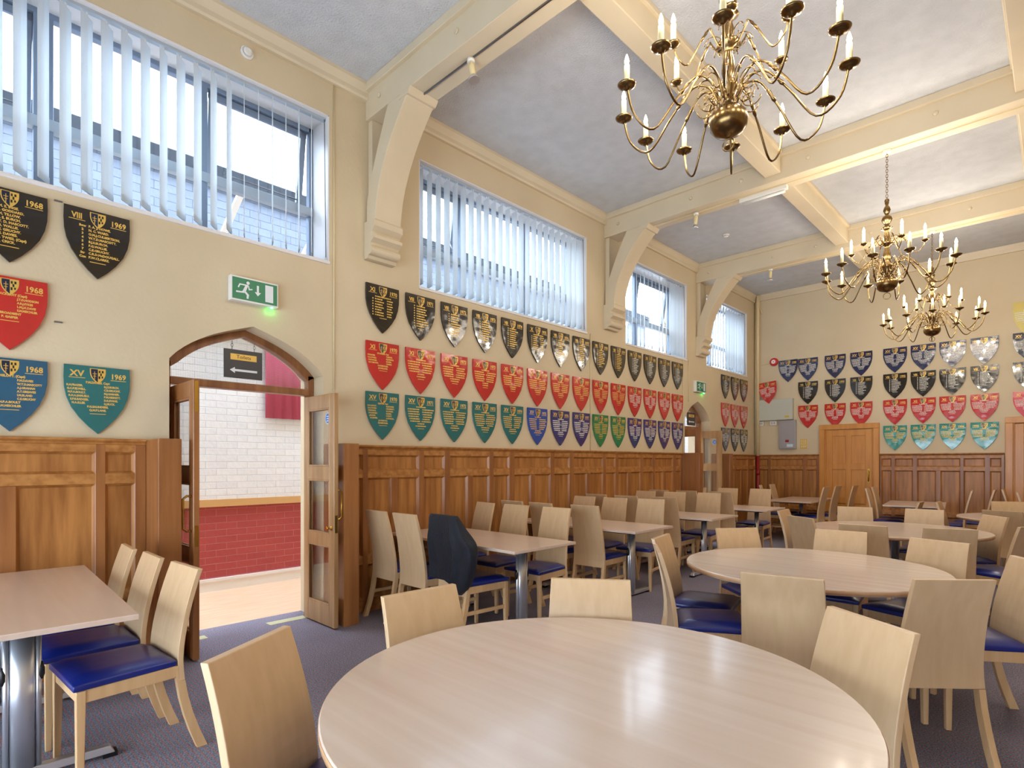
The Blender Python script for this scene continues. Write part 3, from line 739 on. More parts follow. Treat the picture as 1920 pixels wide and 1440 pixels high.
for k, y in enumerate((.345, .80)):
    yr = str(1968 + k)
    for c, (z, rn), hd, col in (('black', ROWS['black'], 'VIII', 'black'), ('red', ROWS['red'], 'XI', 'red'), ('xv', (2.078, 'bottom'), 'XV', ('petrol', 'teal')[k])):
        if c == 'red' and k == 1: continue
        shield('L', y, z, col, hd, yr, ('%s honours board cut by the left picture edge, %s row' % ({'xv': 'blue'}.get(c, c), rn)) if k == 0 else ('%s honours board, whole, left of the near doorway' % {'xv': 'teal'}.get(c, c)), 'rows' if c == 'black' else 'cols', grp=G1)
XVC = ['teal', 'teal', 'teal', 'teal', 'teal', 'royal', 'indigo', 'indigo', 'green', 'green', 'indigo', 'indigo', 'indigo', 'indigo']
XVN = {'teal': 'teal', 'royal': 'bright blue', 'indigo': 'dark blue', 'green': 'green'}
for k in range(14):
    y = 3.082 + .4563 * k; yr = str(1970 + k); white = k >= 10
    n1 = 'white_paint' if white else 'gold_paint'
    shield('L', y, ROWS['black'][0], 'black', 'XI' if k == 0 else ('X' if k == 5 else 'VIII'), yr, 'black honours shield, %s from the left in the long top row between the doorways' % ORD[k], 'rows0' if k in (0, 5) else 'rows', n1, grp=G1)
    shield('L', y, ROWS['red'][0], 'red', 'XI', yr, 'red honours shield, %s from the left in the long middle row between the doorways' % ORD[k], 'cols', n1, grp=G1)
    shield('L', y, ROWS['xv'][0], XVC[k], 'XV', yr, '%s honours shield, %s from the left in the long bottom row between the doorways' % (XVN[XVC[k]], ORD[k]), 'cols', 'white_paint' if k in (6, 7) or white else 'gold_paint', grp=G1)
for k, y in enumerate((10.96, 11.41, 11.86)):
    for col, z, hd, rn in (('black', 3.145, 'VIII', 'top'), ('red', 2.592, 'XI', 'middle'), ('slate', 2.105, 'XV', 'bottom')):
        shield('L', y, z, col, hd, str(1984 + k), '%s shield in the corner group beyond the far doorway, %s row, %s from left' % ({'slate': 'dark slate'}.get(col, col), rn, ORD[k]), 'rows' if col == 'black' else 'cols', 'white_paint', grp=G1)
BX = [1.07, 1.568, 2.018, 2.565, 2.992, 3.412, 3.842, 4.39]
shield('B', .687, 3.56, 'navy', 'XV', '1988', 'navy honours shield at the left end of the top row on the end wall', names='white_paint', grp=G2)
shield('B', .285, 3.125, 'red', 'XI', '1987', 'red honours shield hanging tilted above the grey box on the end wall', names='white_paint', tilt=R(-6), grp=G2)
place = ['first column from the corner', 'second column from the corner', 'third column, over the left door', 'fourth column, right of the left door', 'fifth column', 'sixth column', 'seventh column, last before the right door', 'eighth column, at the right picture edge']
old_place = ['far left pair, first', 'left of the door group, second', 'third from the left', 'directly right of the left door', 'fifth from the left', 'sixth from the left', 'last full column before the right door', 'above the right door']
for k, x in enumerate(BX):
    yr = str(1989 + k)
    shield('B', x, 3.55, 'navy' if k < 7 else 'slate', 'XV', yr, 'navy shield on the end wall, top row, %s' % place[k], names='white_paint', flip=(k == 6), grp=G2)
    shield('B', x, 3.07, 'black', 'VIII', yr, 'black shield on the end wall, second row, %s' % place[k], 'rows', 'white_paint', grp=G2)
    shield('B', x, 2.585, 'red' if k < 7 else 'rose', 'XI', yr, 'red shield on the end wall, third row, %s' % place[k], names='white_paint', grp=G2)
    if 3 <= k <= 6: shield('B', x, 2.105, 'jade', 'XXI', yr, 'jade green shield on the end wall, lowest row, %s' % place[k], names='gold_paint', flip=(k == 6), grp=G2)
g0 = [o for o in C.objects if o.get('label', '').startswith('red honours shield hanging tilted')][0]; g0.location.y -= .085
g = shield('B', 4.40, 4.06, 'gold', 'XI', '1996', 'pale gold shield high on the end wall above the right door', names='white_paint', grp=G2)
g.scale = (1.05, 1, 1.3)

# ------------------------------------------------------------------ signs and fittings on the walls
def exit_sign(y, z, label):
    s = empty('exit_sign', (0, y, z)); s.rotation_euler = (0, 0, PI / 2); tag(s, label, 'exit sign')
    MB().box(-.19, .19, -.06, 0, -.10, .10).build('housing', 'white_plastic', s, bevel=.005)
    MB().box(-.178, .178, -.0625, -.0605, -.085, .085).build('green_panel', 'sign_green', s)
    q = MB(); Y0, Y1 = -.0636, -.0626
    q.prism([(.08, -.068), (.145, -.068), (.145, .07), (.08, .07)], Y0, Y1, axis=1)
    q.prism([(.012, .05), (.028, .05), (.028, -.005), (.045, -.005), (.02, -.035), (-.005, -.005), (.012, -.005)][::-1], Y0, Y1, axis=1)
    q.lathe([(.013, 0), (.013, .001)], 14, mx=Matrix.Translation((-.058, Y1, .055)) @ Matrix.Rotation(PI / 2, 4, 'X'))
    for poly in ([(-.075, .04), (-.055, .04), (-.075, -.015), (-.1, -.015)], [(-.075, .04), (-.075, .03), (-.118, .03), (-.13, .005), (-.138, .01), (-.125, .04)],
                 [(-.06, .035), (-.052, .035), (-.045, .01), (-.025, .015), (-.022, .007), (-.052, -.002)], [(-.1, -.015), (-.078, -.015), (-.085, -.03), (-.15, -.035), (-.15, -.022), (-.108, -.02)],
                 [(-.095, -.015), (-.075, -.015), (-.05, -.04), (-.055, -.072), (-.07, -.072), (-.068, -.045)]):
        q.prism(poly[::-1], Y0, Y1, axis=1)
    q.build('pictogram', 'sign_white', s)
    MB().box(.135, .15, -.05, -.03, -.108, -.1).build('status_light', 'led_green', s)
exit_sign(1.845, 2.815, 'green running man exit sign above the near arched doorway')
exit_sign(9.82, 2.80, 'small green running man exit sign above the far arched doorway')
def detector(loc, rot, label):
    s = empty('smoke_detector', loc); s.rotation_euler = rot; tag(s, label, 'smoke detector')
    MB().lathe([(.052, 0), (.052, .012), (.045, .02)], 24).build('base', 'white_plastic', s)
    MB().lathe([(.036, .018), (.036, .032), (.022, .042)], 24).build('sensor_cap', 'white_plastic', s)
    MB().lathe([(.0365, .024), (.0365, .028)], 24).build('vent_ring', 'steel', s)
detector((.0, 1.80, 4.77), (0, PI / 2, 0), 'white smoke detector on the left wall above the nearest window')
detector((.98, 8.76, ZC), (PI, 0, 0), 'white smoke detector on the ceiling past the middle beam')
s = empty('fire_alarm_sounder', (.41, YB, 3.55)); s.rotation_euler = (PI / 2, 0, 0); tag(s, 'round red fire alarm sounder on the end wall near the corner', 'alarm')
MB().lathe([(.06, 0), (.085, .02), (.085, .05), (.06, .07)], 20).build('sounder_body', 'red_plastic', s)
MB().lathe([(.042, .07), (.042, .075)], 20).build('sounder_face', 'white_plastic', s)
MB().lathe([(.012, .075), (.012, .078)], 10).build('centre_dot', 'red_plastic', s)
tag(MB().tube([(0.0, YB - .008, 3.5), (.33, YB - .008, 3.53)], .006, 6).build('alarm_cable', 'cream_pipe'), 'thin cable running to the red alarm sounder', 'cable')
s = empty('distribution_board', (.05, YB, 2.31)); tag(s, 'wide pale grey electrical box on the end wall by the corner', 'electrical box')
MB().box(0, .75, -.10, 0, 0, .44).build('box_body', 'grey_box', s, bevel=.008)
MB().box(.60, .68, -.1015, -.1, .05, .085).build('warning_label', 'yellow_label', s)
s = empty('meter_cabinet', (.52, YB, 1.70)); tag(s, 'upright steel grey cabinet with small red label below the wide box', 'cabinet')
MB().box(0, .33, -.07, 0, 0, .60).build('cabinet_body', 'steel_box', s, bevel=.006)
MB().box(.03, .30, -.074, -.07, .03, .56).build('cabinet_door', 'steel_box', s, bevel=.003)
MB().box(.13, .20, -.0755, -.074, .14, .19).build('red_label', 'red_pipe', s)
MB().box(.16, .28, -.0755, -.074, .04, .10).build('paper_label', 'pale_label', s)
for x0, x1, l in ((.10, .20, 'small white switch under the left part of the wide grey box'), (.33, .47, 'wider white double switch under the wide grey box')):
    s = empty('wall_switch', (x0, YB, 2.21)); tag(s, l, 'switch')
    MB().box(0, x1 - x0, -.05, 0, 0, .085).build('switch_body', 'white_plastic', s, bevel=.004)
    for k in range(2): MB().box((x1 - x0) * (.25 + .35 * k), (x1 - x0) * (.25 + .35 * k) + .012, -.055, -.05, .025, .06).build('rocker', 'steel', s)
s = empty('switch_plate', (.92, YB, 1.70)); tag(s, 'brass switch plate with nine toggles left of the end wall door', 'switch')
MB().box(0, .13, -.008, 0, 0, .2).build('plate', 'gold_paint', s, bevel=.002)
q = MB()
for i in range(3):
    for j in range(3): q.box(.022 + .035 * i, .038 + .035 * i, -.016, -.008, .03 + .06 * j, .052 + .06 * j)
q.build('toggle', 'white_plastic', s)
for y, z, l in ((.588, 3.155, 'between the two black boards'), (.588, 2.352, 'right of the red board')):
    tag(MB().box(0, .012, y - .022, y + .022, z - .004, z + .004).build('picture_hook', 'steel'), 'tiny bare metal hook on the left wall, %s' % l, 'hook')

# --- track wires and lamps along the undersides of the cross beams
for i, (a, b) in enumerate(BEAMS):
    c = (a + b) / 2
    trim(MB().box(.55, XR, c - .006, c + .006, ZB - .012, ZB), 'steel' if i == 0 else 'cream_pipe', 'cable track under the %s cross beam' % bo[i])
def spot(x, y, label, tilt):
    s = empty('spotlight', (x, y, ZB - .012)); tag(s, label, 'spotlight', 'spotlights under the cross beams')
    MB().lathe([(.032, -.03), (.032, 0)], 16).build('mount', 'white_plastic', s)
    mx = Matrix.Translation((0, 0, -.03)) @ Matrix.Rotation(tilt, 4, 'Y')
    MB().lathe([(.022, -.12), (.024, -.02), (.012, 0)], 16, mx=mx).build('lamp_body', 'candle', s)
    MB().lathe([(.045, -.165), (.04, -.15), (.022, -.12)], 18, mx=mx).build('reflector', 'chrome', s)
spot(1.36, 3.04, 'spotlight under the nearest cross beam', R(-14)); spot(1.36, 6.97, 'spotlight under the middle cross beam', R(6)); spot(1.27, 9.86, 'spotlight under the farthest cross beam', R(4))
MBx = MB().box(-.01, .01, -.09, -.02, -.09, -.07)
s = empty('batten_light', (2.2, 7.0, ZB - .012)); tag(s, 'short white fluorescent batten light under the middle cross beam', 'light fitting')
MB().box(-.28, .28, -.03, .03, -.05, 0).build('housing', 'white_plastic', s, bevel=.006)
MB().tube([(-.25, 0, -.068), (.25, 0, -.068)], .016, 12).build('tube', 'white_plastic', s)

# ------------------------------------------------------------------ chandeliers
def bez(p, n):
    """Catmull-Rom through the points"""
    out = []
    P4 = [p[0]] + list(p) + [p[-1]]
    for i in range(1, len(P4) - 2):
        a, b, c, d = [Vector(v) for v in P4[i - 1:i + 3]]
        for k in range(n):
            t = k / n
            out.append(.5 * ((2 * b) + (c - a) * t + (2 * a - 5 * b + 4 * c - d) * t * t + (3 * b - a - 3 * c + d) * t ** 3))
    out.append(Vector(p[-1])); return out
def arm_mesh(r, zp, z_hub, dip, rise, th):
    m = MB()
    path = bez([(.05, 0, z_hub - .02), (.10, 0, z_hub + rise * .8), (.165 * r / .57 + .02, 0, z_hub + rise), (r * .52, 0, z_hub + (dip - z_hub) * .35 + .04), (r * .74, 0, dip), (r * .93, 0, dip + (zp - dip) * .32), (r, 0, zp)], 5)
    m.tube(path, th, 7)
    mid = path[len(path) * 9 // 20]; d = (path[len(path) * 9 // 20 + 1] - mid).normalized()
    m.tube([mid - d * .04, mid - d * .02, mid, mid + d * .02, mid + d * .04], [th * 1.05, th * 1.8, th * 1.3, th * 1.9, th * 1.05], 8)
    return m
def scroll(r0, z0, flip):
    pts = []
    for k in range(22):
        t = k / 21; a = 4.2 * PI * t / 2 * flip; rr = .055 * (1 - .75 * t)
        pts.append((r0 + .03 + rr * math.cos(a) - .02, 0, z0 + rr * math.sin(a)))
    return pts
def make_chandelier(ph):
    c = empty('chandelier', (0, 0, 0))
    # everything hangs from the origin at the beam
    st = MB()
    st.lathe([(.012, -.52), (.02, -.55), (.012, -.58), (.026, -.60), (.034, -.63), (.024, -.66), (.012, -.68), (.04, -.70), (.05, -.73), (.035, -.76), (.016, -.79), (.055, -.82), (.03, -.835),
              (.02, -.86), (.032, -.90), (.026, -.95), (.06, -.97), (.062, -.985), (.028, -1.0), (.022, -1.03), (.034, -1.08), (.036, -1.13), (.026, -1.17), (.05, -1.19), (.055, -1.215), (.045, -1.23), (.03, -1.27), (.03, -1.33)][::-1], 20)
    st.build('stem', 'brass', c)
    MB().lathe([(.004, -1.49), (.02, -1.485), (.07, -1.465), (.095, -1.435), (.103, -1.40), (.095, -1.365), (.07, -1.335), (.035, -1.318), (.028, -1.29)], 28).build('ball', 'brass', c)
    MB().tube([(.032 * math.cos(t), 0, -1.527 + .032 * math.sin(t)) for t in [2 * PI * k / 20 for k in range(20)]], .004, 6, closed=True).build('ring', 'brass', c)
    ch = MB(); n = 19
    for k in range(n):
        z = -.02 - .5 * (k + .5) / n
        q = []
        for j in range(12):
            t = 2 * PI * j / 12; u = .010 * math.cos(t); v = .019 * math.sin(t)
            q.append((u, 0, z + v) if k % 2 else (0, u, z + v))
        ch.tube(q, .0026, 5, closed=True)
    ch.tube([(.018 * math.cos(t), 0, -.53 + .022 * math.sin(t)) for t in [2 * PI * k / 14 for k in range(14)]], .004, 6, closed=True)
    ch.build('chain', 'brass', c)
    MB().box(-.035, .035, -.03, .03, -.03, 0).build('ceiling_hook_plate', 'white_plastic', c, bevel=.005)
    for cnt, r0, z0, f, th in ((12, .10, -1.22, 1, .0035), (12, .10, -1.30, -1, .0035), (6, .06, -.965, 1, .003)):
        me = MB().tube(scroll(r0, z0, f), th, 5).mesh('scroll', ['brass'])
        for k in range(cnt):
            q = bpy.data.objects.new('scroll', me); C.objects.link(q); q.parent = c; q.rotation_euler = (0, 0, R(360 / cnt * (k + .5) + ph))
    plate = MB().lathe([(.004, -.030), (.014, -.026), (.018, -.016), (.030, -.014), (.046, -.004), (.050, .003), (.044, .004), (.018, -.004)], 22)
    pm = plate.mesh('drip_plate', ['brass']); sm = MB().lathe([(.004, -.024), (.012, -.018), (.022, -.014), (.033, -.004), (.036, .003), (.03, .003), (.012, -.003)], 20).mesh('drip_plate', ['brass'])
    cm = MB().lathe([(.0145, -.004), (.0145, .105), (.008, .108)], 12).mesh('candle_sleeve', ['candle'])
    bm = MB().lathe([(.006, .106), (.011, .118), (.0125, .128), (.008, .148), (.002, .165)], 12).mesh('bulb', ['bulb'])
    for tier, (cnt, r, zp, zh, dip, rise, th, off, pl) in enumerate(((12, .575, -1.245, -1.27, -1.47, .10, .0062, -9, pm), (6, .325, -1.02, -.985, -1.12, .075, .0046, -5, sm))):
        am = arm_mesh(r, zp, zh, dip, rise, th).mesh('arm', ['brass'])
        for k in range(cnt):
            a = R(360 / cnt * k + off + ph)
            o = bpy.data.objects.new('arm', am); C.objects.link(o); o.parent = c; o.rotation_euler = (0, 0, a)
            for nm, me in (('drip_plate', pl), ('candle_sleeve', cm), ('bulb', bm)):
                q = bpy.data.objects.new(nm, me); C.objects.link(q); q.parent = o; q.location = (r, 0, zp)
    return c
LD = bpy.data.lights.new('candle_light', 'POINT'); LD.energy = LAMP; LD.color = (1.0, .90, .77); LD.shadow_soft_size = .02
def chandelier_lights(x, y, ph):
    # one lamp in each candle bulb
    for cnt, r, z, off in ((12, .575, -1.245 + .195, -9), (6, .325, -1.02 + .195, -5)):
        for k in range(0, cnt):
            a = R(360 / cnt * k + off + ph)
            l = bpy.data.objects.new('candle_light', LD); C.objects.link(l); l.location = (x + r * math.cos(a), y + r * math.sin(a), ZB + z)
proto = make_chandelier(0)
for i, ((y, ph), l) in enumerate(zip(((3.05, 0), (6.98, 8), (9.865, 17)), ('nearest, half cut off at the top of the view', 'middle one on a long chain', 'farthest, hanging lowest in the view'))):
    c = proto if i == 0 else copy_tree(proto, (3.47, y, ZB), R(ph))
    c.location = (3.47, y, ZB); c.rotation_euler = (0, 0, R(ph))
    tag(c, 'brass two-tier candle chandelier, %s' % l, 'chandelier', 'brass chandeliers')
    chandelier_lights(3.47, y, ph)

# ------------------------------------------------------------------ chairs
def back_profile(zs, top, foot=False):
    out = []
    for z in zs:
        if z >= .45: y = -.195 - (.29 - .195) * ((z - .45) / (top - .45)) ** 1.6
        else: y = -.195 - .10 * ((.45 - z) / .45) ** 1.8
        out.append((y, z))
    return out
def make_chair(kind):
    tall = kind == 'T'; top = .985 if tall else .885
    wt, wb = (.33, .375) if tall else (.36, .395)
    c = empty('dining_chair', (0, 0, 0))
    # curved one-piece back
    m = MB(); zs = [.355 + (top - .355) * k / 10 for k in range(11)]; pr = back_profile(zs, top); th = .026; vs = []; fs = []
    for (y, z) in pr:
        hw = (wb + (wt - wb) * (z - .355) / (top - .355)) / 2
        vs += [(-hw, y - th / 2, z), (hw, y - th / 2, z), (hw, y + th / 2, z), (-hw, y + th / 2, z)]
    for k in range(10):
        o = 4 * k
        for i in range(4): j = (i + 1) % 4; fs.append((o + i, o + j, o + 4 + j, o + 4 + i))
    fs += [(3, 2, 1, 0), (40, 41, 42, 43)]
    m.add(vs, fs)
    m.build('backrest', 'beech', c, bevel=.003)
    # rear legs sweep back to the floor
    for sx in (-1, 1):
        m = MB(); zs = [.0, .09, .18, .27, .354, .356, .43]; pr = back_profile(zs, top); vs = []; fs = []
        for y, z in pr:
            xo = sx * (wb / 2 - .0005); xi = sx * (wb / 2 - .030 - .004 * z); d0, d1 = -.022 + .004 * (1 - z), .024
            d0 = max(-.0225, -.0135 - .03 * max(0, .3 - z))
            if z > .355: d0 = .0125
            q = [(xi, y + d0, z), (xo, y + d0, z), (xo, y + d1, z), (xi, y + d1, z)]
            if sx < 0: q = [q[1], q[0], q[3], q[2]]
            vs += q
        n = len(pr)
        for k in range(n - 1):
            o = 4 * k
            for i in range(4): j = (i + 1) % 4; fs.append((o + i, o + j, o + 4 + j, o + 4 + i))
        fs += [(3, 2, 1, 0), (4 * n - 4, 4 * n - 3, 4 * n - 2, 4 * n - 1)]
        m.add(vs, fs).build('leg', 'beech_edge', c, bevel=.003)
    fwid = .43 if not tall else .41
    for sx in (-1, 1):
        xo = sx * fwid / 2; a = .036; b = .026
        x1, x2 = sorted((xo, xo - sx * a)); x3, x4 = sorted((xo - sx * .0, xo - sx * b))
        MB().hexa([(x3, .195, 0), (x4, .195, 0), (x4, .195 + b, 0), (x3, .195 + b, 0)], [(x1, .187, .43), (x2, .187, .43), (x2, .223, .43), (x1, .223, .43)]).build('leg', 'beech_edge', c, bevel=.003)
    m = MB(); w2, w1 = wb / 2 - .03, fwid / 2 - .036
    z0, z1 = .375, .432
    m.box(-w1, w1, .195, .217, z0, z1)
    for sx in (-1, 1):
        q = [(sx * (w2 + .008), -.175), (sx * (w2 + .027), -.175), (sx * (w1 + .031), .19), (sx * (w1 + .010), .19)]
        if sx < 0: q = q[::-1]
        m.hexa([(x, y, z0) for x, y in q], [(x, y, z1) for x, y in q])
    m.build('seat_frame', 'beech_edge', c, bevel=.002, seg=1)
    # padded seat
    n = 9; vs = []; fs = []; zt, zb = .482, .432
    def sw(y): t = (y + .178) / (.235 + .178); return (wb / 2 - .002) + (fwid / 2 + .006 - wb / 2 + .002) * t
    for j in range(n):
        y = -.178 + .413 * j / (n - 1)
        for i in range(n):
            u = -1 + 2 * i / (n - 1); e = min(1, (1 - abs(u)) / .16) * min(1, (1 - abs(2 * j / (n - 1) - 1)) / .16)
            vs.append((u * sw(y), y, zb + .028 + (zt - zb - .028) * (e ** .5)))
    for j in range(n - 1):
        for i in range(n - 1): a = j * n + i; fs.append((a, a + 1, a + n + 1, a + n))
    ring = [i for i in range(n)] + [k * n + n - 1 for k in range(1, n)] + [n * (n - 1) + i for i in range(n - 2, -1, -1)] + [k * n for k in range(n - 2, 0, -1)]
    base = len(vs)
    for r_ in ring: vs.append((vs[r_][0] * 1.0, vs[r_][1], zb))
    for k in range(len(ring)):
        k2 = (k + 1) % len(ring); fs.append((ring[k2], ring[k], base + k, base + k2))
    fs.append(tuple(base + k for k in range(len(ring)))[::-1])
    MB().add(vs, fs, smooth=True).build('seat', 'vinyl_blue', c, bevel=.006)
    if tall:
        for sx in (-1, 1):
            xa = sx * (wb / 2 - .018); xb = sx * (fwid / 2 - .018)
            q0 = [(xa - .009, -.225), (xa + .009, -.225), (xb + .009, .195), (xb - .009, .195)]
            MB().hexa([(x, y, .205) for x, y in q0], [(x, y, .235) for x, y in q0]).build('stretcher', 'beech_edge', c, bevel=.002, seg=1)
    return c
CH = {'T': make_chair('T'), 'R': make_chair('R')}
used = {'T': False, 'R': False}
def chair(kind, bx, by, face, label, group):
    """bx,by = middle of the top edge of the back; face = direction the sitter looks, degrees from +x"""
    rz = R(face) - PI / 2
    x = bx + .29 * math.cos(R(face)); y = by + .29 * math.sin(R(face))
    if not used[kind]: c = CH[kind]; used[kind] = True; c.location = (x, y, 0); c.rotation_euler = (0, 0, rz)
    else: c = copy_tree(CH[kind], (x, y, 0), rz)
    return tag(c, label, 'chair', group)
# tables -------------------------------------------------------------
def rect_table(cx, cy, lx, ly, rz, label, posts):
    t = empty('dining_table', (cx, cy, 0), rz); tag(t, label, 'table', 'rectangular dining tables')
    MB().box(-lx / 2, lx / 2, -ly / 2, ly / 2, .715, .74).build('tabletop', 'laminate', t, bevel=.003)
    MB().box(-lx / 2 + .12, lx / 2 - .12, -ly / 2 + .1, ly / 2 - .1, .695, .715).build('under_frame', 'black_plastic', t)
    for px in posts:
        p = MB().lathe([(.03, .03), (.03, .70)], 18, mx=Matrix.Diagonal((1.0, 1.5, 1, 1))).build('leg', 'chrome', t, loc=(px, 0, 0))
        MB().tube([(0, -.055, .05), (0, -.055, .69)], .012, 8).tube([(0, .055, .05), (0, .055, .69)], .012, 8).build('side_tube', 'chrome', p)
        MB().lathe([(.008, .5), (.014, .52), (.014, .55), (.006, .58)], 10, mx=Matrix.Translation((.0, .065, -.06))).lathe([(.008, .5), (.014, .52), (.014, .55), (.006, .58)], 10, mx=Matrix.Translation((.0, -.065, -.06))).build('fold_lever', 'black_plastic', p)
        f = MB().hexa([(px - .022, -ly / 2 + .04, .02), (px + .028, -ly / 2 + .04, .02), (px + .028, ly / 2 - .04, .02), (px - .028, ly / 2 - .04, .02)],
                      [(px - .022, -ly / 2 + .06, .055), (px + .022, -ly / 2 + .06, .055), (px + .022, ly / 2 - .06, .055), (px - .022, ly / 2 - .06, .055)]).build('foot', 'chrome', t, bevel=.004)
        MB().box(px - .026, px + .026, -ly / 2 + .03, -ly / 2 + .09, 0, .024).box(px - .026, px + .026, ly / 2 - .09, ly / 2 - .03, 0, .024).build('glide', 'black_plastic', t)
    return t
def round_table(cx, cy, r, label, rz=0):
    t = empty('round_dining_table', (cx, cy, 0), rz); tag(t, label, 'table', 'round dining tables')
    tp = MB().lathe([(r - .006, .708), (r, .713), (r, .735), (r - .004, .740), (0.01, .740)][:4], 96).build('tabletop', 'laminate_round', t)
    MB().lathe([(r + .0008, .7135), (r + .0012, .7345)], 96).build('edge_band', 'laminate_edge', t)
    MB().lathe([(.035, .05), (.035, .69), (.16, .70), (.16, .708)], 20).build('pedestal', 'chrome', t)
    m = MB()
    for k in range(4):
        mx = Matrix.Rotation(PI / 4 + k * PI / 2, 4, 'Z')
        m.hexa([(.02, -.03, .012), (.38, -.02, .012), (.38, .02, .012), (.02, .03, .012)], [(.02, -.025, .085), (.38, -.016, .04), (.38, .016, .04), (.02, .025, .085)], mx=mx)
    m.build('base', 'chrome', t, bevel=.004)
    m = MB()
    for k in range(4):
        a = PI / 4 + k * PI / 2; m.lathe([(.02, 0), (.02, .014)], 10, mx=Matrix.Translation((.36 * math.cos(a), .36 * math.sin(a), 0)))
    m.build('glide', 'black_plastic', t)
    return t
TABS = [(3.48, 'nearest to the near doorway'), (5.18, 'second along the panelling'), (6.88, 'third along the panelling'), (8.62, 'fourth along the panelling')]
rect_table(.96, .30, 1.68, .76, R(-2), 'rectangular beech-topped table at the far left of the view, end against the panelling', (-.45, .5))
for y, l in TABS: rect_table(.95, y, 1.68, .76, 0, 'rectangular beech-topped table between the doorways, %s' % l, (-.385, .56))
rect_table(1.32, 11.25, .78, 1.5, 0, 'rectangular table end-on to the end wall, left of the oak door', (0,))
rect_table(3.05, 11.35, .80, 1.4, R(6), 'rectangular table end-on to the end wall, between the oak doors', (0,))
RT = [(3.745, 1.385, .768, 'large round table in the foreground'), (3.58, 4.05, .77, 'second round table behind the foreground one'), (3.56, 6.88, .78, 'third round table in the middle distance'), (4.60, 9.35, .80, 'farthest round table at the right edge of the view')]
for x, y, r, l in RT: round_table(x, y, r, l)
tcol = {'L0': 'far left table', 'T1': 'wall table nearest the near doorway', 'T2': 'second wall table', 'T3': 'third wall table', 'T4': 'fourth wall table', 'R1': 'foreground round table', 'R2': 'second round table', 'R3': 'third round table', 'R4': 'farthest round table'}
